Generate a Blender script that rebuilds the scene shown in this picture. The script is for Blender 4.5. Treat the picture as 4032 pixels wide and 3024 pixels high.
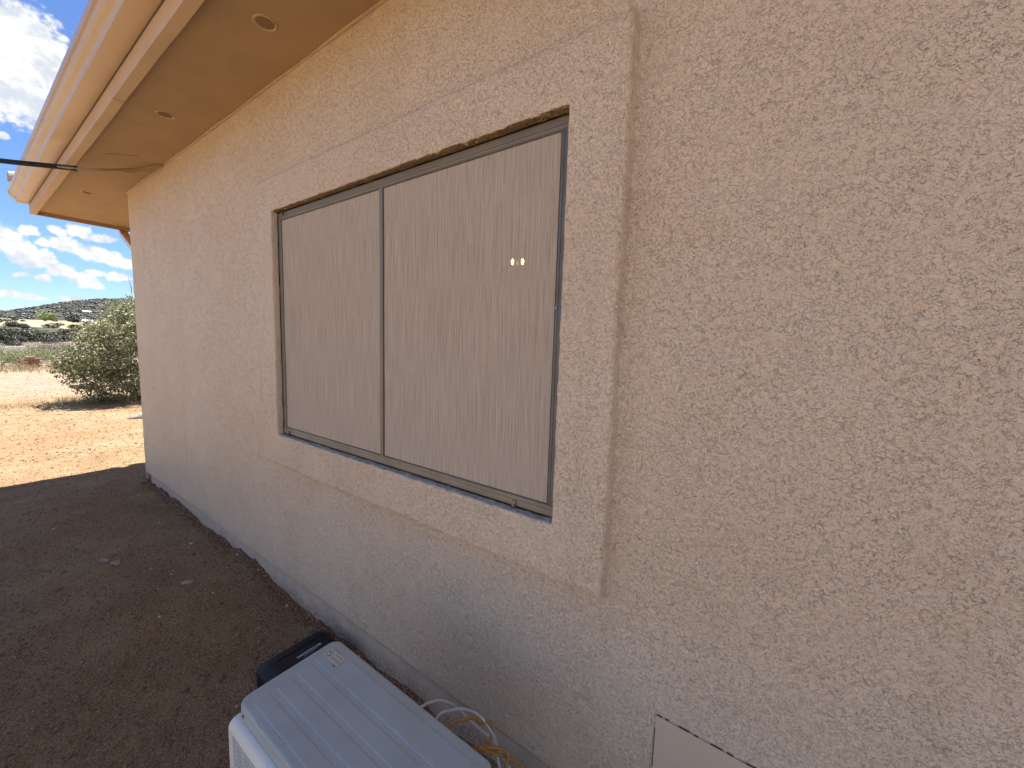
import bpy, math, random
import numpy as np
from mathutils import Vector, Matrix, Quaternion

# ------------------------------------------------------------------ clean
for o in list(bpy.data.objects): bpy.data.objects.remove(o)
scene = bpy.context.scene
COL = scene.collection
K = 1.2            # metres per design unit (camera stands one unit off the wall)
Z0 = 1.48          # camera height above the nominal ground, design units
R = math.radians

def W(p): return (K*p[0], K*p[1], K*(p[2]+Z0))

# ------------------------------------------------------------------ camera
cam_d = bpy.data.cameras.new('camera'); cam = bpy.data.objects.new('camera', cam_d); COL.objects.link(cam)
cr = Vector((0.8167, 0.576266, 0.030306)); cu = Vector((-0.083254, 0.065696, 0.99436)); cf = Vector((-0.571025, 0.814617, -0.10163))
m = Matrix((cr, cu, -cf)).transposed().to_4x4(); m.translation = Vector(W((0, -1, 0)))
cam.matrix_world = m
cam_d.sensor_fit = 'HORIZONTAL'; cam_d.sensor_width = 36; cam_d.lens = 36*1551.5/4032
cam_d.clip_start = 0.02; cam_d.clip_end = 30000
scene.camera = cam
CAM = np.array(W((0, -1, 0)))

# ------------------------------------------------------------------ light
SUNV = Vector((-0.338, 0.36, 1.0)).normalized()
sun_el = math.asin(SUNV.z); sun_rot = math.atan2(SUNV.x, SUNV.y)
sd = bpy.data.lights.new('sun', 'SUN'); sd.energy = 4.8; sd.angle = R(0.55); sd.color = (1.0, 0.945, 0.86)
sun = bpy.data.objects.new('sun', sd); COL.objects.link(sun)
sun.rotation_euler = SUNV.to_track_quat('Z', 'Y').to_euler(); sun.location = (0, 0, 30)

scene.view_settings.view_transform = 'Standard'; scene.view_settings.look = 'None'
scene.view_settings.exposure = 1.87; scene.view_settings.gamma = 1; scene.view_settings.use_curve_mapping = False
SKY_STRENGTH = 0.05

# ------------------------------------------------------------------ node helper
class NT:
    def __init__(s, tree): s.t = tree; s.n = tree.nodes; s.l = tree.links
    def node(s, typ, **kw):
        nd = s.n.new(typ)
        for k, v in kw.items():
            if k.startswith('_'): setattr(nd, k[1:], v)
        for k, v in kw.items():
            if not k.startswith('_'):
                s.inp(nd, k, v)
        return nd
    def inp(s, nd, k, v):
        key = int(k[1:]) if (k[0] == 'i' and k[1:].isdigit()) else k.replace('__', ' ')
        sock = nd.inputs[key]
        if hasattr(v, 'is_output') or isinstance(v, bpy.types.NodeSocket): s.l.new(v, sock)
        else: sock.default_value = v
    def math(s, op, a, b=0.0, c=0.0, clamp=False):
        nd = s.n.new('ShaderNodeMath'); nd.operation = op; nd.use_clamp = clamp
        for i, v in enumerate((a, b, c)):
            if isinstance(v, bpy.types.NodeSocket): s.l.new(v, nd.inputs[i])
            else: nd.inputs[i].default_value = v
        return nd.outputs[0]
    def vm(s, op, a, b=(0, 0, 0), c=(0, 0, 0), out=0):
        nd = s.n.new('ShaderNodeVectorMath'); nd.operation = op
        for i, v in enumerate((a, b, c)):
            if isinstance(v, bpy.types.NodeSocket): s.l.new(v, nd.inputs[i])
            else: nd.inputs[i].default_value = v
        return nd.outputs[out]
    def noise(s, vec, scale, detail=3, rough=0.5, dist=0.0, col=False):
        nd = s.n.new('ShaderNodeTexNoise'); s.l.new(vec, nd.inputs['Vector'])
        nd.inputs['Scale'].default_value = scale; nd.inputs['Detail'].default_value = detail
        nd.inputs['Roughness'].default_value = rough; nd.inputs['Distortion'].default_value = dist
        return nd.outputs['Color' if col else 'Fac']
    def ss(s, v, lo, hi, a=0.0, b=1.0):
        nd = s.n.new('ShaderNodeMapRange'); nd.interpolation_type = 'SMOOTHSTEP'
        s.l.new(v, nd.inputs[0]); nd.inputs[1].default_value = lo; nd.inputs[2].default_value = hi
        nd.inputs[3].default_value = a; nd.inputs[4].default_value = b
        return nd.outputs[0]
    def mix(s, f, a, b, mode='MIX'):
        nd = s.n.new('ShaderNodeMix'); nd.data_type = 'RGBA'; nd.blend_type = mode
        for i, v in ((0, f), (6, a), (7, b)):
            if isinstance(v, bpy.types.NodeSocket): s.l.new(v, nd.inputs[i])
            else: nd.inputs[i].default_value = v if i == 0 else (v[0], v[1], v[2], 1)
        return nd.outputs[2]

# ------------------------------------------------------------------ sky
world = bpy.data.worlds.new('World'); scene.world = world; world.use_nodes = True
wt = NT(world.node_tree); wt.n.clear()
sky = wt.n.new('ShaderNodeTexSky'); sky.sky_type = 'NISHITA'; sky.sun_disc = False
sky.sun_elevation = sun_el; sky.sun_rotation = sun_rot; sky.altitude = 1300; sky.air_density = 1.1; sky.dust_density = 0.25; sky.ozone_density = 2.6
tc = wt.n.new('ShaderNodeTexCoord').outputs['Generated']
sx = wt.n.new('ShaderNodeSeparateXYZ'); wt.l.new(tc, sx.inputs[0]); X, Y, Z = sx.outputs
# clouds over the hills towards -x, in coordinates (y/-x, z/-x)
nx = wt.math('MAXIMUM', wt.math('MULTIPLY', X, -1.0), 0.05)
cp = wt.n.new('ShaderNodeCombineXYZ'); wt.l.new(wt.math('DIVIDE', Y, nx), cp.inputs[0]); wt.l.new(wt.math('DIVIDE', Z, nx), cp.inputs[1])
pq = cp.outputs[0]
ELL = [(0.0963,0.4291,0.0488,0.0674),(0.0823,0.36,0.0501,0.0486),(0.1218,0.429,0.0273,0.0465),(0.0336,0.4059,0.0545,0.0862),(0.0673,0.2895,0.0073,0.0065),
 (0.0818,0.1536,0.0116,0.0087),(0.0582,0.14,0.017,0.0191),(0.0699,0.1239,0.0189,0.0176),(0.0828,0.1116,0.0195,0.0151),(0.1008,0.1126,0.0109,0.0143),
 (0.1147,0.0975,0.017,0.0117),(0.1338,0.0892,0.0178,0.0107),(0.1493,0.0773,0.0185,0.0061),(0.1145,0.1615,0.0112,0.0074),(0.1381,0.1664,0.0163,0.011),
 (0.1622,0.1615,0.0188,0.0078),(0.0964,0.1389,0.0094,0.0064),(0.1212,0.1411,0.02,0.0116),(0.1523,0.1329,0.0246,0.013),(0.1774,0.1268,0.0196,0.0125),
 (0.1954,0.1229,0.0153,0.0091),(0.1549,0.1006,0.014,0.0061),(0.1805,0.0985,0.0165,0.009),(0.0708,0.0852,0.0106,0.0036),(0.0931,0.0819,0.0094,0.0065),
 (0.0555,0.0536,0.0147,0.0055),(0.0756,0.0504,0.0207,0.0048),(0.1239,0.0537,0.016,0.0043),(0.144,0.052,0.0122,0.0035),
 (0.02,0.15,0.03,0.02),(-0.02,0.17,0.03,0.02),(-0.08,0.12,0.05,0.02),(-0.15,0.2,0.06,0.04),(-0.05,0.33,0.05,0.05),(0.24,0.12,0.03,0.015),(0.30,0.17,0.05,0.03),(0.36,0.10,0.04,0.01)]
# warp the coordinates a little so outlines are billowy
w1 = wt.vm('SCALE', wt.vm('SUBTRACT', wt.noise(pq, 45, 4, 0.6, 0, True), (0.5, 0.5, 0.5)), out=0)
wsc = w1.node; wsc.inputs[3].default_value = 0.010
pw = wt.vm('ADD', pq, w1)
dens = None
for (a, b, c, d) in ELL:
    l = wt.vm('LENGTH', wt.vm('MULTIPLY_ADD', pw, (1/c, 1/d, 0), (-a/c, -b/d, 0)), out=1)
    dens = l if dens is None else wt.math('SMOOTH_MIN', dens, l, 0.25)
core = wt.math('SUBTRACT', 1.22, dens)
nz = wt.noise(pq, 75, 5, 0.55)
dsum = wt.math('ADD', core, wt.math('MULTIPLY', wt.math('SUBTRACT', nz, 0.5), 1.5))
near_mask = wt.ss(dsum, 0.0, 0.5)
win = wt.math('MULTIPLY', wt.ss(wt.math('MULTIPLY', X, -1.0), 0.25, 0.5), wt.math('MULTIPLY', wt.ss(wt.math('DIVIDE', Y, nx), -0.55, -0.25), wt.ss(wt.math('DIVIDE', Y, nx), 0.75, 0.45)))
# the same sort of cumulus over the rest of the sky
zc = wt.math('MAXIMUM', Z, 0.06)
cg = wt.n.new('ShaderNodeCombineXYZ'); wt.l.new(wt.math('DIVIDE', X, wt.math('ADD', zc, 0.15)), cg.inputs[0]); wt.l.new(wt.math('DIVIDE', Y, wt.math('ADD', zc, 0.15)), cg.inputs[1])
gen = wt.noise(cg.outputs[0], 1.9, 7, 0.58, 0.3)
gen_mask = wt.ss(gen, 0.49, 0.60)
mask = wt.math('ADD', wt.math('MULTIPLY', near_mask, win), wt.math('MULTIPLY', gen_mask, wt.math('SUBTRACT', 1.0, win)), clamp=True)
mask = wt.math('MULTIPLY', mask, wt.ss(Z, -0.01, 0.01))
shade = wt.noise(wt.vm('ADD', pq, (0.0, 0.012, 0.3)), 28, 5, 0.6)
shg = wt.ss(wt.math('ADD', wt.math('MULTIPLY', shade, 0.8), wt.math('MULTIPLY', nz, 0.2)), 0.38, 0.60)
ccol = wt.mix(shg, (4.1, 4.4, 4.9), (6.1, 6.1, 6.0))
tint = wt.mix(1.0, sky.outputs[0], (0.60, 0.71, 0.92), 'MULTIPLY')
skyc = wt.mix(mask, tint, ccol)
bg = wt.node('ShaderNodeBackground', Color=skyc, Strength=SKY_STRENGTH)
wo = wt.n.new('ShaderNodeOutputWorld'); wt.l.new(bg.outputs[0], wo.inputs[0])

# ------------------------------------------------------------------ materials
def new_mat(name):
    mt = bpy.data.materials.new(name); mt.use_nodes = True; nt = NT(mt.node_tree); nt.n.clear()
    out = nt.n.new('ShaderNodeOutputMaterial'); b = nt.n.new('ShaderNodeBsdfPrincipled'); nt.l.new(b.outputs[0], out.inputs[0])
    nt.b = b; nt.out = out
    nt.obj = nt.n.new('ShaderNodeTexCoord').outputs['Object']
    nt.geo = nt.n.new('ShaderNodeNewGeometry')
    return mt, nt

def simple(name, col, rough=0.6, metal=0.0, vary=0.12, scale=8, bump=0.0, bscale=80, dist=0.002, spec=0.5, vec=None, stretch=None):
    mt, nt = new_mat(name)
    v = nt.geo.outputs['Position']
    if stretch: v = nt.vm('MULTIPLY', v, stretch)
    n = nt.noise(v, scale, 5, 0.6)
    dark = tuple(c*(1-vary) for c in col); light = tuple(min(1, c*(1+vary)) for c in col)
    c = nt.mix(nt.ss(n, 0.3, 0.7), dark, light)
    nt.inp(nt.b, 'Base__Color', c); nt.b.inputs['Roughness'].default_value = rough; nt.b.inputs['Metallic'].default_value = metal
    nt.b.inputs['Specular IOR Level'].default_value = spec
    if bump > 0:
        bn = nt.node('ShaderNodeBump', Strength=bump, Distance=dist, Height=nt.noise(v, bscale, 4, 0.6))
        nt.l.new(bn.outputs[0], nt.b.inputs['Normal'])
    return mt

def stucco(name, col, crev=1.0, amp=1.0):
    mt, nt = new_mat(name); v = nt.geo.outputs['Position']
    wv = nt.vm('ADD', v, nt.vm('SCALE', nt.noise(v, 14, 2, 0.5, 0, True), out=0)); wv.node.inputs[1].links
    nt.n[wv.node.name]
    sc = [x for x in nt.n if x.type == 'VECT_MATH' and x.operation == 'SCALE'][-1]; sc.inputs[3].default_value = 0.018
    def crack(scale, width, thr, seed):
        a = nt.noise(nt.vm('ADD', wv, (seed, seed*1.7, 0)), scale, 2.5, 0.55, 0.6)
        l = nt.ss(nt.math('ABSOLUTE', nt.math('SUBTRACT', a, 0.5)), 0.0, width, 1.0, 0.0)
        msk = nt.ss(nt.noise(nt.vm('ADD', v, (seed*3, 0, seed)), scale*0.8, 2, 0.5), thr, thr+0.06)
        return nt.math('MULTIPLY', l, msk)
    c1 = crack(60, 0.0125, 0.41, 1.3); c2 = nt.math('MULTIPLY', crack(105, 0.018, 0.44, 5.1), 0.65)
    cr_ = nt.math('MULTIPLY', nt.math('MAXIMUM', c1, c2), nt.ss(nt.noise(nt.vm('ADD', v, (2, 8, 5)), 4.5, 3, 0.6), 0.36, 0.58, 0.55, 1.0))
    fine = nt.noise(v, 190, 4, 0.65); mid = nt.noise(v, 95, 3, 0.6)
    h = nt.math('ADD', nt.math('MULTIPLY', nt.ss(mid, 0.30, 0.62), 0.45), nt.math('MULTIPLY', fine, 0.40))
    h = nt.math('SUBTRACT', h, nt.math('MULTIPLY', cr_, 1.1*crev))
    bn = nt.node('ShaderNodeBump', Strength=0.9*amp, Distance=0.0044, Height=h); nt.l.new(bn.outputs[0], nt.b.inputs['Normal'])
    big = nt.noise(v, 1.3, 4, 0.55); med = nt.noise(v, 7, 3, 0.5)
    c = nt.mix(nt.ss(big, 0.3, 0.7), tuple(x*y for x, y in zip(col, (0.985, 0.955, 0.93))), tuple(x*y for x, y in zip(col, (1.02, 1.03, 1.05))))
    c = nt.mix(nt.ss(med, 0.3, 0.7), c, tuple(x*y for x, y in zip(col, (1.03, .985, 0.985)))) if False else c
    # crevices darkened in the colour to deepen the relief's shade
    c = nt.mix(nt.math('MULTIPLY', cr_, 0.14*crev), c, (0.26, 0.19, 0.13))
    sp = nt.ss(nt.noise(nt.vm('ADD', v, (9, 4, 2)), 85, 1, 0.4), 0.73, 0.76)
    c = nt.mix(nt.math('MULTIPLY', sp, 0.5), c, (0.16, 0.12, 0.09))
    sz_ = nt.n.new('ShaderNodeSeparateXYZ'); nt.l.new(v, sz_.inputs[0])
    splash = nt.math('MULTIPLY', nt.ss(nt.math('ADD', sz_.outputs[2], nt.math('MULTIPLY', nt.noise(v, 6, 4, 0.6), -0.25)), -0.02, 0.16, 1.0, 0.0), nt.ss(nt.noise(v, 60, 3, 0.7), 0.4, 0.6))
    c = nt.mix(nt.math('MULTIPLY', splash, 0.35), c, (0.30, 0.19, 0.12))
    # faint water streaks and paler touched-up paint
    st_ = nt.noise(nt.vm('MULTIPLY', v, (5, 5, 0.35)), 1.0, 4, 0.6)
    c = nt.mix(nt.math('MULTIPLY', nt.ss(st_, 0.56, 0.70), 0.10), c, (0.40, 0.31, 0.23))
    pt = nt.ss(nt.noise(nt.vm('ADD', v, (3, 1, 7)), 0.9, 3, 0.5), 0.56, 0.62)
    c = nt.mix(nt.math('MULTIPLY', pt, 0.12), c, (0.80, 0.64, 0.52))
    nt.inp(nt.b, 'Base__Color', c); nt.b.inputs['Roughness'].default_value = 0.5; nt.b.inputs['Specular IOR Level'].default_value = 0.45
    return mt

M = {}
STUC = (0.77, 0.635, 0.487)
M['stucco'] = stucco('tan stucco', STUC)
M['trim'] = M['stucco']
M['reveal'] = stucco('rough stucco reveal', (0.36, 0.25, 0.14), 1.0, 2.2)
M['sill'] = simple('grey worn sill stucco', (0.36, 0.35, 0.34), 0.85, 0, 0.25, 30, 0.9, 70, 0.006)
def foundmat():
    mt, nt = new_mat('painted concrete'); v = nt.geo.outputs['Position']
    c = nt.mix(nt.ss(nt.noise(v, 9, 5, 0.6), 0.35, 0.65), (0.50, 0.40, 0.32), (0.60, 0.48, 0.38))
    s3 = nt.n.new('ShaderNodeSeparateXYZ'); nt.l.new(v, s3.inputs[0])
    mud = nt.math('MULTIPLY', nt.ss(nt.math('ADD', s3.outputs[2], nt.math('MULTIPLY', nt.noise(v, 7, 5, 0.65), -0.16)), -0.07, 0.05, 1.0, 0.0), nt.ss(nt.noise(v, 90, 4, 0.7), 0.36, 0.56))
    c = nt.mix(nt.math('MULTIPLY', mud, 0.7), c, (0.24, 0.145, 0.09))
    nt.inp(nt.b, 'Base__Color', c); nt.b.inputs['Roughness'].default_value = 0.85
    bn = nt.node('ShaderNodeBump', Strength=0.8, Distance=0.005, Height=nt.noise(v, 60, 5, 0.65)); nt.l.new(bn.outputs[0], nt.b.inputs['Normal'])
    return mt
M['foundation'] = foundmat()
M['old_foundation'] = simple('painted concrete plain', (0.60, 0.47, 0.36), 0.85, 0, 0.10, 14, 0.7, 60, 0.004)
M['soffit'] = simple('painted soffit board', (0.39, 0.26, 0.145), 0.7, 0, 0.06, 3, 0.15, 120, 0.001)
M['fascia'] = simple('painted fascia wood', (0.56, 0.40, 0.26), 0.6, 0, 0.07, 6, 0.5, 90, 0.002, stretch=(0.35, 1, 1))
M['gutter'] = simple('painted gutter metal', (0.54, 0.39, 0.26), 0.26, 0, 0.04, 3, 0.05, 60, 0.001)
M['caulk'] = simple('caulk bead', (0.50, 0.35, 0.22), 0.6)
M['tile'] = simple('clay tile', (0.42, 0.34, 0.27), 0.85, 0, 0.25, 12, 0.4, 60)
M['deck'] = simple('roof felt', (0.05, 0.045, 0.04), 0.9)
M['frame'] = simple('taupe aluminium frame', (0.22, 0.19, 0.15), 0.45, 0.2, 0.06, 5)
M['spline'] = simple('dark spline', (0.09, 0.08, 0.07), 0.7)
M['clip'] = simple('steel clip', (0.25, 0.25, 0.25), 0.35, 0.9)
M['panel'] = simple('painted steel panel', (0.64, 0.515, 0.395), 0.45, 0, 0.04, 3, 0.05, 200, 0.0005)
M['gap'] = simple('dark gap', (0.045, 0.035, 0.028), 0.9)
M['lid'] = simple('shade tinted enamel lid', (0.375, 0.425, 0.435), 0.42, 0, 0.06, 7)  # lid's white dimmed and blued, its weaker sky light put into the colour
M['white'] = simple('white enamel', (0.72, 0.70, 0.66), 0.45, 0, 0.05, 6)
M['coil'] = simple('dark coil', (0.03, 0.03, 0.03), 0.6)
M['sticker'] = simple('paper sticker', (0.56, 0.56, 0.50), 0.5, 0, 0.08, 90)
M['ink'] = simple('black ink', (0.015, 0.017, 0.02), 0.5)
M['blackplastic'] = simple('black plastic', (0.007, 0.008, 0.011), 0.5, 0, 0.4, 18, 0.25, 150, 0.001, 0.3)
M['labelwhite'] = simple('worn white print', (0.42, 0.44, 0.50), 0.6, 0, 0.2, 60)
M['whitecable'] = simple('white cable', (0.50, 0.50, 0.51), 0.45)
M['rope'] = simple('yellow cord', (0.36, 0.19, 0.05), 0.7, 0, 0.2, 200)
M['blackcable'] = simple('black cable', (0.008, 0.008, 0.008), 0.6, 0, 0.1, 8, 0, 80, 0.002, 0.2)
M['tancable'] = simple('painted cable', (0.30, 0.20, 0.12), 0.6)
M['room'] = simple('interior paint', (0.25, 0.22, 0.18), 0.9)
M['brass'] = simple('brass', (0.4, 0.3, 0.12), 0.35, 1.0)
M['bark'] = simple('grey bark', (0.20, 0.175, 0.15), 0.9, 0, 0.3, 20)
M['brick'] = simple('red brick', (0.30, 0.15, 0.10), 0.9, 0, 0.3, 20)
M['pipe'] = simple('white pipe', (0.7, 0.7, 0.7), 0.5)
M['wallwhite'] = simple('far wall', (0.75, 0.73, 0.7), 0.8)
M['roofmetal'] = simple('far roof', (0.45, 0.44, 0.44), 0.6)
M['darkglass'] = simple('dark pane', (0.03, 0.035, 0.04), 0.1)
M['rock'] = simple('grey rock', (0.22, 0.19, 0.155), 0.9, 0, 0.3, 9, 0.8, 30, 0.01)
M['pinkrock'] = simple('pink stone', (0.30, 0.19, 0.15), 0.85, 0, 0.25, 30, 0.5, 90)
M['tanrock'] = simple('tan stone', (0.32, 0.25, 0.17), 0.85, 0, 0.25, 30, 0.5, 90)
M['dryleaf'] = simple('dry leaf', (0.36, 0.25, 0.16), 0.8, 0, 0.3, 60)

def leafmat(name, cols, trans=0.25):
    mt, nt = new_mat(name)
    rnd = nt.geo.outputs['Random Per Island']
    cr_ = nt.n.new('ShaderNodeValToRGB'); nt.l.new(rnd, cr_.inputs[0]); el = cr_.color_ramp.elements
    for i, c in enumerate(cols):
        e = el[i] if i < 2 else el.new(0.5)
        e.position = i/(len(cols)-1)*0.98; e.color = (*c, 1)
    nt.l.new(cr_.outputs[0], nt.b.inputs['Base Color']); nt.b.inputs['Roughness'].default_value = 0.55
    tr = nt.node('ShaderNodeBsdfTranslucent', Color=cr_.outputs[0])
    mx = nt.node('ShaderNodeMixShader', i0=trans, i1=nt.b.outputs[0], i2=tr.outputs[0]); nt.l.new(mx.outputs[0], nt.out.inputs[0])
    return mt
M['leaf'] = leafmat('grey green leaf', [(0.07, 0.08, 0.034), (0.38, 0.38, 0.22), (0.21, 0.225, 0.11), (0.55, 0.54, 0.38), (0.14, 0.155, 0.07)], 0.32)
M['leafyellow'] = leafmat('yellow green leaf', [(0.10, 0.12, 0.045), (0.24, 0.25, 0.10), (0.16, 0.18, 0.08)])
M['leafdark'] = leafmat('dark green leaf', [(0.022, 0.028, 0.016), (0.040, 0.046, 0.024), (0.03, 0.036, 0.020)])  # on the valley trees this dark tone also stands in for cloud shade
M['leafgrey'] = leafmat('grey twigs', [(0.13, 0.11, 0.09), (0.26, 0.23, 0.19), (0.19, 0.16, 0.13)], 0.05)
M['leafbright'] = leafmat('bright green leaf', [(0.20, 0.26, 0.07), (0.30, 0.36, 0.12)])
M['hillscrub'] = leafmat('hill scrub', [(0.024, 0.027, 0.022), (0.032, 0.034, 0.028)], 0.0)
M['grass'] = leafmat('dry grass blade', [(0.32, 0.26, 0.13), (0.42, 0.35, 0.20), (0.26, 0.20, 0.10)], 0.2)
M['twig'] = leafmat('dry twig', [(0.20, 0.15, 0.10), (0.34, 0.27, 0.19)], 0.0)

def gravelmat():
    mt, nt = new_mat('gravel pebbles')
    cr_ = nt.n.new('ShaderNodeValToRGB'); nt.l.new(nt.geo.outputs['Random Per Island'], cr_.inputs[0]); el = cr_.color_ramp.elements
    cols = [(0.11, 0.06, 0.035), (0.32, 0.19, 0.11), (0.20, 0.11, 0.062), (0.27, 0.17, 0.105), (0.55, 0.44, 0.33), (0.15, 0.08, 0.05)]
    for i, c in enumerate(cols):
        e = el[i] if i < 2 else el.new(0.5)
        e.position = [0, 0.25, 0.5, 0.75, 0.97, 0.985][i]; e.color = (*c, 1)
    nt.l.new(cr_.outputs[0], nt.b.inputs['Base Color']); nt.b.inputs['Roughness'].default_value = 0.85
    return mt
M['gravel'] = gravelmat()

def groundmat():
    mt, nt = new_mat('decomposed granite'); v = nt.geo.outputs['Position']
    sp = nt.n.new('ShaderNodeSeparateXYZ'); nt.l.new(v, sp.inputs[0])
    n1 = nt.noise(v, 0.55, 4, 0.6); n2 = nt.noise(v, 3.2, 5, 0.65); n3 = nt.noise(v, 55, 4, 0.7); n4 = nt.noise(v, 160, 2, 0.6)
    far = nt.ss(sp.outputs[0], -19, -14, 1.0, 0.0)
    c = nt.mix(nt.ss(n1, 0.38, 0.62), (0.305, 0.195, 0.10), (0.335, 0.25, 0.145))
    c = nt.mix(nt.math('MULTIPLY', far, 0.8), c, (0.36, 0.275, 0.215))
    dg = nt.ss(nt.noise(nt.vm('MULTIPLY', v, (0.6, 0.25, 1)), 1.1, 4, 0.6), 0.52, 0.62)
    c = nt.mix(nt.math('MULTIPLY', nt.math('MULTIPLY', dg, far), 0.5), c, (0.25, 0.20, 0.17))
    c = nt.mix(nt.ss(n2, 0.3, 0.75), nt.mix(1.0, c, (0.74, 0.69, 0.66), 'MULTIPLY'), c)
    c = nt.mix(nt.ss(n3, 0.44, 0.36), c, nt.mix(1.0, c, (0.62, 0.57, 0.54), 'MULTIPLY'))
    c = nt.mix(nt.ss(n4, 0.57, 0.64), c, nt.mix(0.6, c, (0.56, 0.46, 0.35)))
    nt.inp(nt.b, 'Base__Color', c); nt.b.inputs['Roughness'].default_value = 0.95; nt.b.inputs['Specular IOR Level'].default_value = 0.2
    h = nt.math('ADD', nt.math('MULTIPLY', n3, 1.0), nt.math('MULTIPLY', n4, 0.5))
    vo = nt.n.new('ShaderNodeTexVoronoi'); nt.l.new(v, vo.inputs['Vector']); vo.inputs['Scale'].default_value = 70
    h = nt.math('SUBTRACT', h, nt.math('MULTIPLY', vo.outputs['Distance'], 0.7))
    bn = nt.node('ShaderNodeBump', Strength=1.0, Distance=0.018, Height=h); nt.l.new(bn.outputs[0], nt.b.inputs['Normal'])
    return mt
M['ground'] = groundmat()

def landmat(name, cols, scale, patch, pscale, plo, phi, bump=0.6, bd=0.5, stretch=(1, 1, 1)):
    mt, nt = new_mat(name); v = nt.vm('MULTIPLY', nt.geo.outputs['Position'], stretch)
    c = nt.mix(nt.ss(nt.noise(v, scale, 6, 0.65), 0.38, 0.62), cols[0], cols[1])
    c = nt.mix(nt.ss(nt.noise(v, pscale, 6, 0.62), plo, phi), c, patch)
    nt.inp(nt.b, 'Base__Color', c); nt.b.inputs['Roughness'].default_value = 0.95; nt.b.inputs['Specular IOR Level'].default_value = 0.1
    bn = nt.node('ShaderNodeBump', Strength=bump, Distance=bd, Height=nt.noise(v, scale*2, 5, 0.6)); nt.l.new(bn.outputs[0], nt.b.inputs['Normal'])
    return mt
M['scrubland'] = landmat('brushy ground', [(0.17, 0.14, 0.105), (0.22, 0.185, 0.14)], 0.35, (0.10, 0.10, 0.07), 0.16, 0.50, 0.56)
M['valley'] = landmat('cloud shaded brushy valley', [(0.045, 0.046, 0.034), (0.07, 0.063, 0.048)], 0.05, (0.16, 0.14, 0.10), 0.02, 0.58, 0.66, bd=1)  # cloud shade over the valley is put into these dark colours
M['field'] = landmat('pale grass field', [(0.22, 0.20, 0.13), (0.28, 0.25, 0.17)], 0.02, (0.22, 0.22, 0.13), 0.012, 0.54, 0.62, stretch=(1, .5, 1))
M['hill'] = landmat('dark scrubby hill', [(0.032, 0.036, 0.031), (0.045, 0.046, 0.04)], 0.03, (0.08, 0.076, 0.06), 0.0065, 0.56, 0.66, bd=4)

def screenmat():
    mt, nt = new_mat('beige solar screen weave'); v = nt.geo.outputs['Position']
    a = nt.noise(nt.vm('MULTIPLY', v, (760, 1, 7)), 1.0, 3, 0.6)
    b2 = nt.noise(nt.vm('MULTIPLY', v, (280, 1, 3.0)), 1.0, 3, 0.6)
    c0 = nt.noise(nt.vm('MULTIPLY', v, (30, 1, 600)), 1.0, 2, 0.6)
    t = nt.math('ADD', nt.math('ADD', nt.math('MULTIPLY', a, 0.55), nt.math('MULTIPLY', b2, 0.45)), nt.math('MULTIPLY', nt.math('SUBTRACT', c0, 0.5), 0.12))
    c = nt.mix(nt.ss(t, 0.38, 0.62), (0.40, 0.33, 0.265), (0.64, 0.55, 0.455))
    nt.inp(nt.b, 'Base__Color', c); nt.b.inputs['Roughness'].default_value = 0.75; nt.b.inputs['Specular IOR Level'].default_value = 0.2
    bn = nt.node('ShaderNodeBump', Strength=0.25, Distance=0.001, Height=t); nt.l.new(bn.outputs[0], nt.b.inputs['Normal'])
    tr = nt.n.new('ShaderNodeBsdfTransparent')
    mx = nt.node('ShaderNodeMixShader', i0=0.09, i1=nt.b.outputs[0], i2=tr.outputs[0]); nt.l.new(mx.outputs[0], nt.out.inputs[0])
    return mt
M['screen'] = screenmat()
mt, nt = new_mat('window glass')
tr = nt.n.new('ShaderNodeBsdfTransparent'); gl = nt.n.new('ShaderNodeBsdfGlossy'); gl.inputs['Roughness'].default_value = 0.02
mx = nt.node('ShaderNodeMixShader', i0=0.08, i1=tr.outputs[0], i2=gl.outputs[0]); nt.l.new(mx.outputs[0], nt.out.inputs[0]); M['glass'] = mt
mt, nt = new_mat('lit bulb'); em = nt.node('ShaderNodeEmission', Color=(1, 0.72, 0.25, 1), Strength=9.0); nt.l.new(em.outputs[0], nt.out.inputs[0]); M['bulb'] = mt

# ------------------------------------------------------------------ numpy noise
def _hash(ix, iy, iz, seed):
    h = (ix*374761393 + iy*668265263 + iz*2147483647 + seed*1274126177) & 0xffffffff
    h = ((h ^ (h >> 13))*1274126177) & 0xffffffff
    return ((h ^ (h >> 16)) & 0xffff)/65535.0
def vnoise(x, y, z, seed=0):
    x = np.asarray(x, float); y = np.asarray(y, float)+0*x; z = np.asarray(z, float)+0*x
    ix = np.floor(x).astype(np.int64); iy = np.floor(y).astype(np.int64); iz = np.floor(z).astype(np.int64)
    fx, fy, fz = x-ix, y-iy, z-iz
    fx = fx*fx*(3-2*fx); fy = fy*fy*(3-2*fy); fz = fz*fz*(3-2*fz)
    r = 0
    for a in (0, 1):
        for b in (0, 1):
            for c in (0, 1):
                r = r + _hash(ix+a, iy+b, iz+c, seed)*(fx if a else 1-fx)*(fy if b else 1-fy)*(fz if c else 1-fz)
    return r-0.5
def fbm(x, y, z, oct=3, seed=0):
    r = 0; a = 1
    for i in range(oct): r = r+a*vnoise(np.asarray(x)*2**i, np.asarray(y)*2**i, np.asarray(z)*2**i, seed+i); a *= 0.5
    return r

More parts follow.
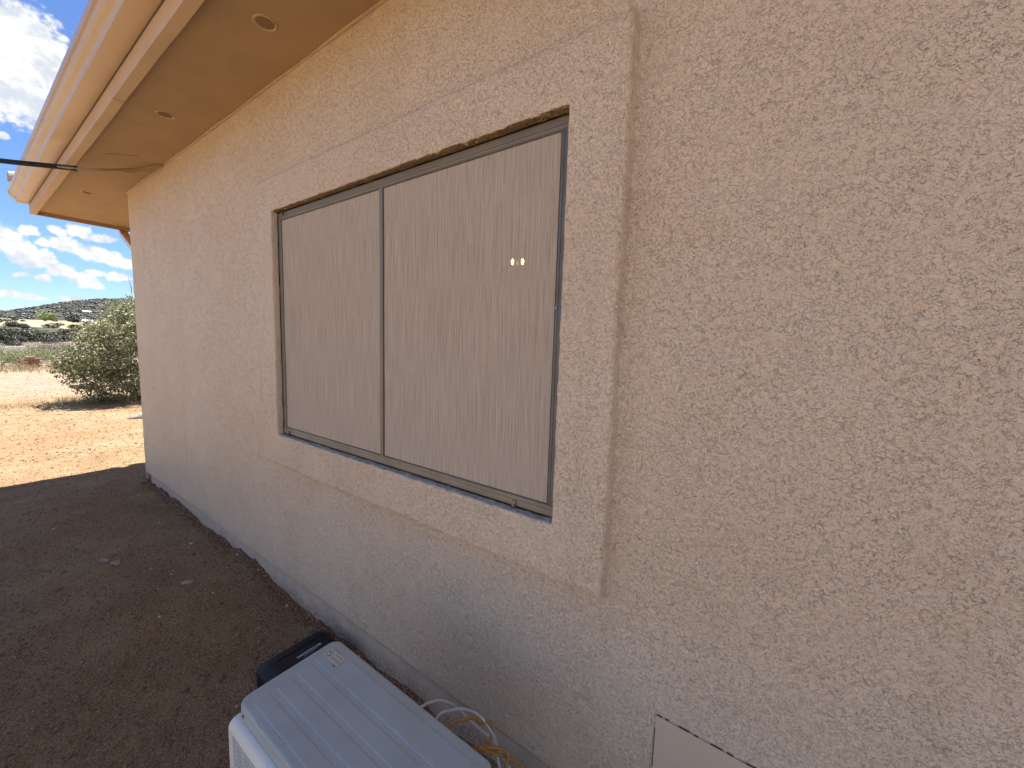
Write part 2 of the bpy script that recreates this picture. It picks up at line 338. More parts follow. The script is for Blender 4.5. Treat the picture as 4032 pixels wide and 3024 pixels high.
# ------------------------------------------------------------------ mesh helpers
class MB:
    def __init__(s): s.v = []; s.f = []
    def add(s, vs, fs):
        n = len(s.v); s.v += [tuple(p) for p in vs]; s.f += [tuple(n+i for i in f) for f in fs]; return s
    def box(s, a, b, M4=None):
        (x0, y0, z0), (x1, y1, z1) = a, b
        vs = [(x0,y0,z0),(x1,y0,z0),(x1,y1,z0),(x0,y1,z0),(x0,y0,z1),(x1,y0,z1),(x1,y1,z1),(x0,y1,z1)]
        if M4 is not None: vs = [tuple(M4 @ Vector(p)) for p in vs]
        return s.add(vs, [(0,3,2,1),(4,5,6,7),(0,1,5,4),(1,2,6,5),(2,3,7,6),(3,0,4,7)])
    def tube(s, pts, r, n=8, caps=True):
        pts = [Vector(p) for p in pts]; rs = r if isinstance(r, (list, tuple)) else [r]*len(pts)
        rings = []; up = None
        for i, p in enumerate(pts):
            t = (pts[min(i+1, len(pts)-1)]-pts[max(i-1, 0)]).normalized()
            if up is None: up = t.orthogonal().normalized()
            up = (up-t*up.dot(t)).normalized(); sd_ = t.cross(up)
            rings.append([p+(up*math.cos(a)+sd_*math.sin(a))*rs[i] for a in [2*math.pi*k/n for k in range(n)]])
        vs = [q for ring in rings for q in ring]; fs = []
        for i in range(len(pts)-1):
            for k in range(n): fs.append((i*n+k, i*n+(k+1) % n, (i+1)*n+(k+1) % n, (i+1)*n+k))
        if caps: fs += [tuple(range(n))[::-1], tuple((len(pts)-1)*n+k for k in range(n))]
        return s.add(vs, fs)
    def extr(s, prof, axis, a, b, caps=True):
        """closed profile of 2-D points swept along an axis ('x','y','z')"""
        n = len(prof); vs = []
        for t in (a, b):
            for (p, q) in prof: vs.append({'x': (t, p, q), 'y': (p, t, q), 'z': (p, q, t)}[axis])
        fs = [(k, (k+1) % n, n+(k+1) % n, n+k) for k in range(n)]
        if caps: fs += [tuple(range(n))[::-1], tuple(range(n, 2*n))]
        return s.add(vs, fs)

def rrect(x0, y0, x1, y1, r, n=5):
    out = []
    for cx, cy, a0 in ((x1-r, y1-r, 0), (x0+r, y1-r, 90), (x0+r, y0+r, 180), (x1-r, y0+r, 270)):
        for k in range(n+1):
            a = R(a0+90*k/n); out.append((cx+r*math.cos(a), cy+r*math.sin(a)))
    return out

def loft(mb, loops, cap0=True, cap1=True):
    n = len(loops[0]); vs = [p for l in loops for p in l]; fs = []
    for i in range(len(loops)-1):
        for k in range(n): fs.append((i*n+k, i*n+(k+1) % n, (i+1)*n+(k+1) % n, (i+1)*n+k))
    if cap0: fs.append(tuple(range(n))[::-1])
    if cap1: fs.append(tuple((len(loops)-1)*n+k for k in range(n)))
    mb.add(vs, fs)

def fixnormals(me):
    import bmesh
    bm = bmesh.new(); bm.from_mesh(me); bmesh.ops.recalc_face_normals(bm, faces=bm.faces); bm.to_mesh(me); bm.free()

def root_loc(parent):
    if parent is None: return Vector((0, 0, 0))
    r = parent
    while r.parent: r = r.parent
    return r.location.copy()

def link(name, me, mat, parent=None, origin=None, smooth=False, **props):
    o = bpy.data.objects.new(name, me); COL.objects.link(o)
    if mat: me.materials.append(mat)
    if parent is not None: o.parent = parent
    elif origin is not None: o.location = W(origin)
    if smooth: me.polygons.foreach_set('use_smooth', [True]*len(me.polygons))
    for k, v in props.items(): o[k] = v
    return o

def build(mb, name, mat, parent=None, origin=None, smooth=False, fix=True, bevel=0, auto=True, **props):
    off = root_loc(parent) if parent is not None else Vector(W(origin)) if origin is not None else Vector((0, 0, 0))
    me = bpy.data.meshes.new(name); me.from_pydata([tuple(Vector(W(p))-off) for p in mb.v], [], mb.f)
    if fix: fixnormals(me)
    if bevel:
        import bmesh
        bm = bmesh.new(); bm.from_mesh(me); bmesh.ops.bevel(bm, geom=bm.edges[:], offset=bevel*K, segments=2, profile=0.6, affect='EDGES', clamp_overlap=True); bm.to_mesh(me); bm.free()
    o = link(name, me, mat, parent, origin, smooth, **props)
    if smooth and auto:
        try: me.set_sharp_from_angle(angle=R(38))
        except Exception: pass
    return o

def np_mesh(name, verts_w, quads, mat, parent=None, off=(0, 0, 0), smooth=True, tris=False, **props):
    """verts in world metres (numpy), quads numpy Nx4"""
    me = bpy.data.meshes.new(name); v = np.asarray(verts_w, np.float32)-np.asarray(off, np.float32)
    q = np.asarray(quads, np.int32); k = q.shape[1]
    me.vertices.add(len(v)); me.vertices.foreach_set('co', v.ravel())
    me.loops.add(q.size); me.loops.foreach_set('vertex_index', q.ravel())
    me.polygons.add(len(q)); me.polygons.foreach_set('loop_start', np.arange(0, q.size, k, dtype=np.int32)); me.polygons.foreach_set('loop_total', np.full(len(q), k, np.int32))
    me.update(calc_edges=True); me.validate()
    o = link(name, me, mat, parent, None, False, **props)
    if parent is None: o.location = off
    if smooth: me.polygons.foreach_set('use_smooth', np.ones(len(me.polygons), bool))
    return o

def thing(name, loc, label, cat, group=None):
    o = bpy.data.objects.new(name, None); COL.objects.link(o); o.location = W(loc); o.empty_display_size = 0.2
    o['label'] = label; o['category'] = cat
    if group: o['group'] = group
    bpy.context.view_layer.update()
    return o

def text_obj(name, s, origin, ux, uy, height, mat, parent, bold=0.0, stretch=1.0, lift=0.0):
    """flat lettering lying in the plane (ux, uy) from origin (design units)"""
    cu_ = bpy.data.curves.new('t', 'FONT'); cu_.body = s; cu_.size = 1.0; cu_.offset = bold
    to = bpy.data.objects.new('t', cu_); COL.objects.link(to); bpy.context.view_layer.update()
    me = bpy.data.meshes.new_from_object(to.evaluated_get(bpy.context.evaluated_depsgraph_get())); bpy.data.objects.remove(to)
    ux = Vector(ux); uy = Vector(uy); nz_ = ux.cross(uy).normalized(); off = root_loc(parent)
    for v in me.vertices:
        p = Vector(origin)+ux*(v.co.x*height*1.4*stretch)+uy*(v.co.y*height*1.4)+nz_*lift
        v.co = Vector(W(p))-off
    me.name = name; me.materials.clear()
    return link(name, me, mat, parent)

# ------------------------------------------------------------------ ground and land
def gz(x, y):
    """ground height, design units"""
    b = np.interp(x, [-14, -8, -6, -4.9, -4.1, -3.4, -2.7, -2.1, -1.8, -1.3, 0, 3], [-1.48, -1.475, -1.455, -1.435, -1.43, -1.452, -1.435, -1.49, -1.50, -1.495, -1.50, -1.50])
    near = np.exp(-np.abs(np.asarray(y)-0.03)/0.10)
    amp = np.clip(1-(np.hypot(x, y)-12)/10, 0.0, 1)
    h = b + near*(0.012+0.055*fbm(np.asarray(x)*7, np.asarray(y)*9, 0.3, 4, 7)) + amp*(0.012*fbm(np.asarray(x)*1.7, np.asarray(y)*1.7, 0.7, 3, 3)+0.005*fbm(np.asarray(x)*14, np.asarray(y)*14, 0, 2, 11))
    return h

AZT = {'a': [-60, -40, -20, -8, -2, 2.69, 3.72, 4.81, 5.93, 7.35, 8.97, 11.29, 16, 24, 36, 60],
       'e': [1.9, 2.6, 1.5, 0.75, 0.85, 1.22, 1.57, 1.85, 2.23, 2.57, 2.90, 3.12, 2.9, 2.0, 2.5, 1.9]}
def ridge_el(az):
    az = np.asarray(az, float); w = ((az+180) % 360)-180
    base = np.interp(w, AZT['a'], AZT['e'])
    return base + 0.03*vnoise(w*3.1, 0, 0, 5)
def land_z(r, az):
    """height in metres at horizontal distance r (m) from the camera, azimuth az (deg from -x towards +y)"""
    er = ridge_el(az); ec = np.clip(1-np.abs(((np.asarray(az)+180) % 360-180)-6)/30, 0, 1)
    c0 = CAM[2]
    z90 = 0.0; z300 = c0+300*math.tan(R(0.17)); z700 = c0+700*np.tan(np.radians(0.93)); z1500 = c0+1500*np.tan(np.radians(er))
    rr = np.asarray(r, float)
    z = np.where(rr < 90, z90, np.where(rr < 300, (rr-90)/210*z300, np.where(rr < 700, z300+(rr-300)/400*(z700-z300), 0)))
    t = np.clip((rr-700)/800, 0, 1); ts = np.sin(t*math.pi/2)
    z = np.where(rr >= 700, z700+(z1500-z700)*ts, z)
    t2 = np.clip((rr-1500)/1500, 0, 1); z = np.where(rr > 1500, z1500*(1-0.75*(t2*t2*(3-2*t2))), z)
    zm = c0+7000*np.tan(np.radians(1.56+0.10*vnoise(np.asarray(az)*0.9, 0, 0, 9)+0.06*vnoise(np.asarray(az)*3.3, 0, 0, 19)))
    t3 = np.clip((rr-3800)/3200, 0, 1); z = np.where(rr > 3800, z+(zm-z)*t3*t3*(3-2*t3), z)
    rough = np.clip((rr-100)/600, 0, 1)
    z = z + rough*3.0*fbm(rr/90, np.asarray(az)*0.35, 0, 3, 21)*np.clip((1500-np.abs(rr-1500)*0.3)/1500, 0.3, 1)*np.where(rr > 1300, 0.25, 1)
    return z

def az_axis(fine):
    core = np.arange(-12, 32, fine); lo = np.arange(-180, -12, 3.0); hi = np.arange(32, 180.01, 3.0)
    return np.concatenate([lo, core, hi])
def polar(name, radii, azs, zf, mat, **props):
    RR, AA = np.meshgrid(radii, azs, indexing='ij')
    X = CAM[0]-RR*np.cos(np.radians(AA)); Y = CAM[1]+RR*np.sin(np.radians(AA)); Zz = zf(RR, AA, X, Y)
    v = np.stack([X, Y, Zz], -1).reshape(-1, 3); nr, na = RR.shape
    i = np.arange(nr-1)[:, None]*na+np.arange(na-1)[None, :]; i = i.ravel()
    q = np.stack([i, i+na, i+na+1, i+1], 1)
    return np_mesh(name, v, q[:, ::-1], mat, off=(0, 0, 0), **props)

azs_near = np.concatenate([np.arange(-180, -60, 2.0), np.arange(-60, 120, 0.42), np.arange(120, 180.01, 2.0)])
radii = [0.25]
while radii[-1] < 29.5: radii.append(radii[-1]*1.0115+0.001)
def zn(RR, AA, X, Y):
    z = K*(gz(X/K, Y/K)+Z0); t = np.clip((RR-24)/5, 0, 1); return z*(1-t)
polar('ground', np.array(radii), azs_near, zn, M['ground'], kind='structure')
zz = lambda RR, AA, X, Y: land_z(RR, AA) - 0.01*(RR < 29.4)
rend = radii[-1]
polar('scrubland', np.concatenate([[rend], np.linspace(rend+2, 95, 26)]), az_axis(0.5), zz, M['scrubland'], kind='structure')
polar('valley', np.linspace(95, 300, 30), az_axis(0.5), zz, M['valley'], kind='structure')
polar('field', np.linspace(300, 690, 30), az_axis(0.4), zz, M['field'], kind='structure')
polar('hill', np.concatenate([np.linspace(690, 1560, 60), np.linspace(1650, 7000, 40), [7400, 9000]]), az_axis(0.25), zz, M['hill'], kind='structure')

def ground_w(x, y):
    """world z (m) of the ground at design x, y"""
    X, Y = K*x, K*y; r = math.hypot(X-CAM[0], Y-CAM[1]); az = math.degrees(math.atan2(Y-CAM[1], CAM[0]-X))
    if r < 29.5:
        t = min(max((r-24)/5, 0), 1); return float(K*(gz(x, y)+Z0)*(1-t))
    return float(land_z(r, az))
def gu(x, y): return ground_w(x, y)/K-Z0

# ------------------------------------------------------------------ house
house = thing('house', (-2.0, 0.5, -1.48), 'tan stucco house wall with deep painted eave and one wide screened window', 'house')
HL = np.array(house.location)
XC = -4.974; ZB = -1.323; ZS = 1.237
OL, OR_, OT, OB = -2.147, -0.515, 0.613, -0.508      # opening
TL, TR, TT, TB = -2.300, -0.358, 0.779, -0.675       # outer edge of the raised surround
TY = -0.05; FY = -0.018

def wall_mesh():
    # columns: end wall, rounded corner, front
    cols = []
    for y in np.arange(3.4, 0.16, -0.18): cols.append((XC, y, -1, 0))
    for y in (0.12, 0.08, 0.05, 0.03): cols.append((XC, y, -1, 0))
    r = 0.018
    for a in (90, 72, 54, 36, 18, 0): cols.append((XC+r-r*math.sin(R(a)) if False else XC+r-r*math.sin(R(a)), r-r*math.cos(R(a)), -math.sin(R(a)), -math.cos(R(a))))
    x = XC+r
    while x < 0.55:
        x += max(0.0062, 0.0062*(abs(x)+1)/2.6); cols.append((x, 0, 0, -1))
    while x < 4.2: x += 0.1; cols.append((x, 0, 0, -1))
    cols = np.array(cols); zs = np.concatenate([[ZB-0.0], np.arange(ZB+0.004, ZS, 0.0078), [ZS+0.02]])
    C = len(cols); Zn = len(zs)
    cx = cols[:, 0][:, None]+0*zs; cy = cols[:, 1][:, None]+0*zs; zz_ = zs[None, :]+0*cx
    s = np.cumsum(np.concatenate([[0], np.hypot(np.diff(cols[:, 0]), np.diff(cols[:, 1]))]))[:, None]+0*zs
    n1 = fbm(s*26, zz_*26, 0, 2, 2); n2 = fbm(s*70, zz_*70, 0, 2, 4); big = fbm(s*1.6, zz_*1.6, 0, 2, 8)
    d = np.clip(n1*1.6+0.25, -0.6, 0.35)*0.0024+n2*0.0012+big*0.002
    edge = np.clip((zz_-ZB)/0.02, 0, 1); d = d*edge
    bead = 0.004*np.exp(-((zz_-ZS)/0.010)**2)
    d = d+0
    X = cx+cols[:, 2][:, None]*d; Y = cy+cols[:, 3][:, None]*d
    v = np.stack([K*X, K*Y, K*(zz_+Z0)], -1).reshape(-1, 3)
    i, j = np.meshgrid(np.arange(C-1), np.arange(Zn-1), indexing='ij')
    a = (i*Zn+j).ravel(); q = np.stack([a, a+Zn, a+Zn+1, a+1], 1)
    mx = (cols[i, 0]+cols[i+1, 0])/2; mz = (zs[j]+zs[j+1])/2; isf = cols[i, 3] == -1
    hole = isf & (mx > OL-0.05) & (mx < OR_+0.05) & (mz > OB-0.05) & (mz < OT+0.05)
    q = q[~hole.ravel()]
    # underside return at the bottom
    nb = len(v); base = np.arange(C)*Zn; vb = v[base].copy()
    off = np.array([[-c[2]*0.06*K, -c[3]*0.06*K, 0] for c in cols]); vb = vb+off
    v = np.concatenate([v, vb]); k = np.arange(C-1)
    qb = np.stack([nb+k, nb+k+1, base[k+1], base[k]], 1)
    q = np.concatenate([q, qb])
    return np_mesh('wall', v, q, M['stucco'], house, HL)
wall_mesh()

def surround():
    # cross-section (a, y): a=0 inner rectangle, a=1 outer rectangle
    prof = [(0.0, FY-0.002), (0.0, -0.030), (0.0, -0.043), (0.008, -0.048), (0.025, TY+0.0006), (0.05, TY)]
    prof += [(a, TY) for a in np.linspace(0.09, 0.88, 22)]
    prof += [(0.94, TY+0.0008), (0.97, TY+0.004), (0.99, TY+0.010), (1.0, TY+0.016), (1.004, -0.010), (1.018, -0.004), (1.09, -0.0015), (1.15, 0.004)]
    ic = [(OL, OT), (OR_, OT), (OR_, OB), (OL, OB)]; oc = [(TL, TT), (TR, TT), (TR, TB), (TL, TB)]
    V = []; Q = []
    for k in range(4):
        i0, i1 = np.array(ic[k]), np.array(ic[(k+1) % 4]); o0, o1 = np.array(oc[k]), np.array(oc[(k+1) % 4])
        n = int(np.linalg.norm(o1-o0)/0.0075)
        t = np.linspace(0, 1, n+1)[:, None]
        base = sum(len(x) for x in V)
        pa = np.array([p[0] for p in prof]); py = np.array([p[1] for p in prof])
        P0 = i0[None]+(o0-i0)[None]*pa[:, None]; P1 = i1[None]+(o1-i1)[None]*pa[:, None]
        P = P0[None]*(1-t[:, :, None])+P1[None]*t[:, :, None]          # n+1, m, 2
        X = P[:, :, 0]; Zc = P[:, :, 1]; Yc = py[None, :]+0*X
        amp = np.where(pa < 0.03, 0.0016, np.where(pa > 0.9, 0.0026, 0.0012))[None, :]
        amp = amp*np.where(pa > 1.15, 0.0, 1.0)[None, :]
        dY = amp*(fbm(X*26, Zc*26, 5, 2, 33)*1.6+fbm(X*75, Zc*75, 2, 2, 35)*0.8)
        wob = 0.0045*fbm(X*5, Zc*5, 0, 3, 51)*np.clip((pa[None, :]-0.85)/0.1, 0, 1)*np.where(pa > 1.15, 0, 1)
        out = np.array([(o0-i0)/np.linalg.norm(o0-i0)]); dirn = {0: (0, 1), 1: (1, 0), 2: (0, -1), 3: (-1, 0)}[k]
        jit = amp*1.6*fbm(X*34, Zc*34, Yc*60, 2, 61)*np.where((pa < 0.03) | (pa > 0.93), 1, 0)[None, :]*np.where((pa > 1.15), 0, 1)[None, :]
        jit[:, 0] = 0
        X2 = X+dirn[0]*(jit+wob); Z2 = Zc+dirn[1]*(jit+wob)
        V.append(np.stack([K*X2, K*(Yc-dY), K*(Z2+Z0)], -1).reshape(-1, 3))
        m_ = len(prof); ii, jj = np.meshgrid(np.arange(n), np.arange(m_-1), indexing='ij'); a = (base+ii*m_+jj).ravel()
        Q.append(np.stack([a, a+1, a+m_+1, a+m_], 1))
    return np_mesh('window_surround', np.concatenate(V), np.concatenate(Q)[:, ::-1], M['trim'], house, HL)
surround()
# rough soffit of the opening and the worn grey sill, each a strip just proud of the surround's return
def strip(name, z, sgn, mat, lift):
    n = 300; m_ = 7; xs = np.linspace(OL+0.002, OR_-0.002, n); ys = np.linspace(FY-0.001, -0.0475, m_)
    X, Yy = np.meshgrid(xs, ys, indexing='ij')
    Zz = z+sgn*(lift+0.0055*np.maximum(0, fbm(X*34, Yy*60, 0, 3, 71))+0.002*np.maximum(0, fbm(X*90, Yy*90, 0, 2, 72)))
    Zz[:, -1] = z-sgn*0.002
    v = np.stack([K*X, K*(Yy+0.003*fbm(X*40, Yy*0, 1, 2, 73)*(Yy < -0.04)), K*(Zz+Z0)], -1).reshape(-1, 3)
    ii, jj = np.meshgrid(np.arange(n-1), np.arange(m_-1), indexing='ij'); a = (ii*m_+jj).ravel()
    return np_mesh(name, v, np.stack([a, a+1, a+m_+1, a+m_], 1), mat, house, HL)
strip('opening_head', OT, -1, M['reveal'], 0.0006)
strip('opening_sill', OB, 1, M['sill'], 0.0006)

# foundation
mb = MB(); FX = -4.90
prof = []
for x in np.arange(FX, 4.3, 0.05): prof.append((x, 0.022+0.004*float(fbm(x*3, 0, 0, 2, 5))))
n = len(prof); vs = [(x, y, -1.75) for x, y in prof]+[(x, y, ZB+0.01) for x, y in prof]; fs = [(i, i+1, n+i+1, n+i) for i in range(n-1)]
mb.add(vs, fs); mb.add([(FX, 0.022, -1.75), (FX, 3.4, -1.75), (FX, 3.4, ZB+0.01), (FX, 0.022, ZB+0.01)], [(0, 1, 2, 3)])
build(mb, 'foundation', M['foundation'], house, fix=False)

# eave
XE = -6.600; YI = -0.389; YO = -0.432
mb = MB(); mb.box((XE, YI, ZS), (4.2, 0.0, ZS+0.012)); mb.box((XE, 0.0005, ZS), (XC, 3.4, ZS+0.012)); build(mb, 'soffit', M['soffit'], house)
mb = MB(); mb.box((-4.236, YI+0.002, ZS-0.0012), (-4.229, -0.002, ZS+0.001)); build(mb, 'soffit_joint', M['fascia'], house)
mb = MB(); mb.box((-4.98, YI+0.002, ZS-0.0015), (-4.974, -0.006, ZS+0.001)); build(mb, 'soffit_joint', M['fascia'], house)
mb = MB()
pts = [(x, -0.004+0.002*math.sin(x*9), ZS-0.003) for x in np.linspace(XC-0.004, 4.1, 90)]
mb.tube(pts, 0.0065, 6); build(mb, 'caulk_bead', M['caulk'], house, smooth=True)
mb = MB()
n = 90; xs = np.linspace(XE-0.035, 4.2, n)
vs = []; 
for x in xs:
    wv_ = 0.0012*math.sin(x*3.1)+0.0008*math.sin(x*11.3)
    vs += [(x, YI+wv_, 1.20), (x, YO+wv_*0.5, 1.20), (x, YO, 1.42), (x, YI, 1.42)]
fs = []
for i in range(n-1):
    for k in range(4): fs.append((i*4+k, i*4+(k+1) % 4, i*4+4+(k+1) % 4, i*4+4+k))
fs += [(0, 1, 2, 3), tuple((n-1)*4+k for k in range(4))]
mb.add(vs, fs); build(mb, 'fascia_board', M['fascia'], house)
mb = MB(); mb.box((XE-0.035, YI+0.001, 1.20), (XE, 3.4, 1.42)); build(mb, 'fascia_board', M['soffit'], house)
for k, x in enumerate(np.arange(-6.2, 0.4, 0.40)):
    mb = MB(); mb.tube([(x, YI-0.012, 1.2005), (x, YI-0.012, 1.1985)], 0.0035, 8); build(mb, 'nail_head', M['caulk'], house)
for x in (-2.97,):
    mb = MB(); mb.box((x-0.0012, YO-0.001, 1.1992), (x+0.0012, YI+0.001, 1.2005)); build(mb, 'fascia_joint', simple('open joint', (0.16, 0.10, 0.06), 0.9), house)
# gutter, ogee profile
GP = [(YO-0.002, 1.294), (-0.514, 1.294), (-0.5185, 1.2965), (-0.5205, 1.305), (-0.5225, 1.316), (-0.528, 1.322), (-0.538, 1.327), (-0.547, 1.334), (-0.5545, 1.345), (-0.5575, 1.356), (-0.566, 1.358), (-0.5675, 1.392), (-0.563, 1.395),
      (-0.560, 1.392), (-0.560, 1.362), (-0.553, 1.359), (-0.545, 1.340), (-0.516, 1.322), (-0.514, 1.298), (YO-0.006, 1.298), (YO-0.006, 1.40), (YO-0.002, 1.40)]
mb = MB(); mb.extr(GP, 'x', -6.52, 4.2); gut = build(mb, 'gutter', M['gutter'], house, smooth=True)
outer = GP[:13]
EP = [(y-(0.0015 if y < YO-0.01 else 0), z-0.0015) for y, z in outer]+[(YO-0.002, 1.396)]
mb = MB(); mb.extr(EP, 'x', -6.635, -6.517); build(mb, 'end_cap', M['gutter'], gut)
mb = MB(); mb.extr([(YO-0.003, 1.2945), (YO-0.003, 1.286), (YO, 1.286), (YO, 1.2945)], 'x', -6.5, 4.2); build(mb, 'gutter_gap_shade', M['spline'], gut).name = 'gap_shade_strip'  # dark strip painting in the shade between gutter and fascia
# gutter on the far eave, its downspout and elbow
mb = MB(); mb.extr([(XE-0.037, 1.294), (XE-0.12, 1.294), (XE-0.125, 1.316), (XE-0.165, 1.35), (XE-0.17, 1.39), (XE-0.037, 1.39)], 'y', -0.30, 3.4); 
build(mb, 'gutter', M['gutter'], house)
def rect_pipe(mb, path, w, d):
    rings = []
    for i, p in enumerate(path):
        p = Vector(p); t = (Vector(path[min(i+1, len(path)-1)])-Vector(path[max(i-1, 0)])).normalized()
        sv = Vector((0, 1, 0)); sv = (sv-t*sv.dot(t)).normalized(); uv = t.cross(sv)
        rings.append([tuple(p+sv*a*w/2+uv*b*d/2) for a, b in ((-1, -.8), (-.8, -1), (.8, -1), (1, -.8), (1, .8), (.8, 1), (-.8, 1), (-1, .8))])
    loft(mb, rings)
mb = MB(); rect_pipe(mb, [(-6.68, 0.285, 1.30), (-6.675, 0.283, 1.21), (-6.60, 0.28, 1.15), (-5.15, 0.10, 0.74), (-5.02, 0.075, 0.66), (-5.012, 0.06, 0.5), (-5.012, 0.055, -1.36), (-5.03, 0.055, -1.41), (-5.09, 0.055, -1.435)], 0.075, 0.055)
build(mb, 'downspout', M['gutter'], house, smooth=True)
# soffit vents
vm_ = None
for k, (vx, vy) in enumerate(((-1.813, -0.196), (-3.020, -0.209), (-5.292, -0.203))):
    mb = MB(); n = 28
    rr_ = [(0.0305, 0.004), (0.0335, 0.0005), (0.037, -0.0035), (0.0405, -0.0045), (0.0435, -0.0025), (0.0445, 0.0)]
    loops = [[(vx+r*math.cos(2*math.pi*i/n), vy+r*math.sin(2*math.pi*i/n), ZS+z) for i in range(n)] for r, z in rr_]
    loft(mb, loops, False, False); ring = build(mb, 'soffit_vent', M['caulk'], house, smooth=True, auto=False)
    mb = MB(); mb.add([(vx+0.0315*math.cos(2*math.pi*i/n), vy+0.0315*math.sin(2*math.pi*i/n), ZS-0.0006) for i in range(n)], [tuple(range(n))[::-1]])
    build(mb, 'vent_screen', simple('vent screen', (0.24, 0.165, 0.10), 0.8, 0, 0.2, 400) if vm_ is None else vm_, ring, fix=False); vm_ = bpy.data.materials['vent screen']
    mb = MB()
    for q in range(-4, 5):
        h_ = math.sqrt(max(0.0, 0.030**2-(q*0.0065)**2)); mb.box((vx+q*0.0065-0.0006, vy-h_, ZS-0.0022), (vx+q*0.0065+0.0006, vy+h_, ZS-0.0008))
    build(mb, 'vent_wire', M['soffit'], ring)
# roof and barrel tiles
mb = MB()
sl = 0.33
def rz(y): return 1.43+(y+0.5)*sl
mb.add([(-6.72, -0.5, rz(-0.5)), (4.2, -0.5, rz(-0.5)), (4.2, 3.4, rz(3.4)), (-6.72, 3.4, rz(3.4)), (-6.72, -0.5, rz(-0.5)-0.03), (4.2, -0.5, rz(-0.5)-0.03), (4.2, 3.4, rz(3.4)-0.03), (-6.72, 3.4, rz(3.4)-0.03)],
       [(0, 1, 2, 3), (4, 7, 6, 5), (0, 4, 5, 1), (1, 5, 6, 2), (2, 6, 7, 3), (3, 7, 4, 0)])
roof = build(mb, 'roof', M['deck'], house)
def barrel(r0, r1, L):
    mb = MB(); n = 10; vs = []
    for (y, r) in ((0, r0), (L, r1)):
        for rad in (r, r-0.010):
            for k in range(n+1):
                a = math.pi*k/n; vs.append((rad*math.cos(a), y, rad*math.sin(a)+y*sl))
    m_ = n+1; fs = []
    for k in range(n):
        fs += [(k, k+1, 2*m_+k+1, 2*m_+k), (m_+k+1, m_+k, 3*m_+k, 3*m_+k+1), (k+1, k, m_+k, m_+k+1), (2*m_+k, 2*m_+k+1, 3*m_+k+1, 3*m_+k)]
    fs += [(0, m_, 3*m_, 2*m_)[::-1], (n, m_+n, 3*m_+n, 2*m_+n)]
    mb.add(vs, fs); return mb
mb = barrel(0.085, 0.07, 0.38)
me = bpy.data.meshes.new('roof_tile'); me.from_pydata([(K*a, K*b, K*c) for a, b, c in mb.v], [], mb.f); fixnormals(me); me.materials.append(M['tile'])
def put_tile(x, y, z):
    o = bpy.data.objects.new('roof_tile', me); COL.objects.link(o); o.parent = roof
    o.location = Vector(W((x, y, z)))-house.location
for i in range(62): put_tile(-6.52+i*0.172, -0.49, rz(-0.49)+0.002)
for i in range(11): put_tile(-6.745, -0.545+i*0.33, rz(-0.545+i*0.33)+0.11+i*0.001)

# access panel on the wall
mb = MB(); mb.box((-0.207, -0.006, -1.28), (0.26, -0.003, -0.950)); pan = build(mb, 'access_panel', M['panel'], house)
mb = MB(); n = 12
loft(mb, [[(-0.185+r*math.cos(2*math.pi*i/n), y, -0.972+r*math.sin(2*math.pi*i/n)) for i in range(n)] for r, y in ((0.0068, -0.0055), (0.0066, -0.0085), (0.003, -0.0095))]); build(mb, 'screw', M['panel'], pan, smooth=True)
mb = MB(); random.seed(4); x = -0.205
while x < 0.22:
    l = random.uniform(0.006, 0.03); mb.box((x, -0.0040, -0.9505+random.uniform(-.0003, .0002)), (x+l, -0.0018, -0.9482+random.uniform(0, .0006))); x += l+random.uniform(0.004, 0.03)
mb.box((-0.2095, -0.0045, -1.1), (-0.2075, -0.0018, -0.99)); build(mb, 'caulk_gap', M['gap'], pan, kind='stuff')

# ------------------------------------------------------------------ window
win_root = bpy.data.objects.new('window', None); COL.objects.link(win_root); win_root.parent = house; win_root.location = (0, 0, 0)
FB, FT_, FL, FR = OB+0.004, OT-0.004, OL+0.002, OR_-0.002
fw = 0.034
def frame_member(mb, axis, a, b, inner, outer):
    """profiled bar: axis 'x' horizontal from a to b, inner/outer are z; axis 'z' vertical, inner/outer are x"""
    s_ = 1 if outer > inner else -1; w = abs(outer-inner)
    pr = [(0, FY+0.016), (w, FY+0.016), (w, FY+0.002), (w-0.003, FY), (0.013, FY), (0.0115, FY+0.002), (0.0105, FY+0.002), (0.009, FY), (0.0035, FY+0.0005), (0, FY+0.004)]
    if axis == 'x': mb.extr([(y, inner+s_*t) for t, y in pr], 'x', a, b)
    else: mb.extr([(inner+s_*t, y) for t, y in pr], 'z', a, b)
mb = MB(); frame_member(mb, 'x', FL, FR, FT_-fw, FT_); build(mb, 'frame_rail', M['frame'], win_root)
mb = MB(); frame_member(mb, 'x', FL, FR, FB+fw, FB); build(mb, 'frame_rail', simple('paler taupe frame', (0.28, 0.24, 0.175), 0.5, 0.1), win_root)  # lower rail in a paler taupe than the other members
mb = MB(); frame_member(mb, 'z', FB+fw, FT_-fw, FL+0.026, FL); build(mb, 'frame_stile', M['frame'], win_root)
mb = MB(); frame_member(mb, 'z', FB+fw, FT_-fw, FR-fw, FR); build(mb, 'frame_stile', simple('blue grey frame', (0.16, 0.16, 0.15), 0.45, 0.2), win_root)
MXa, MXb = -1.336, -1.3165
mb = MB(); mb.extr([(MXa, FY+0.012), (MXb, FY+0.012), (MXb, FY+0.001), (MXb-0.003, FY-0.0005), (MXa+0.003, FY-0.0005), (MXa, FY+0.001)], 'z', FB+fw, FT_-fw); build(mb, 'mullion', M['frame'], win_root)
SY = FY+0.005
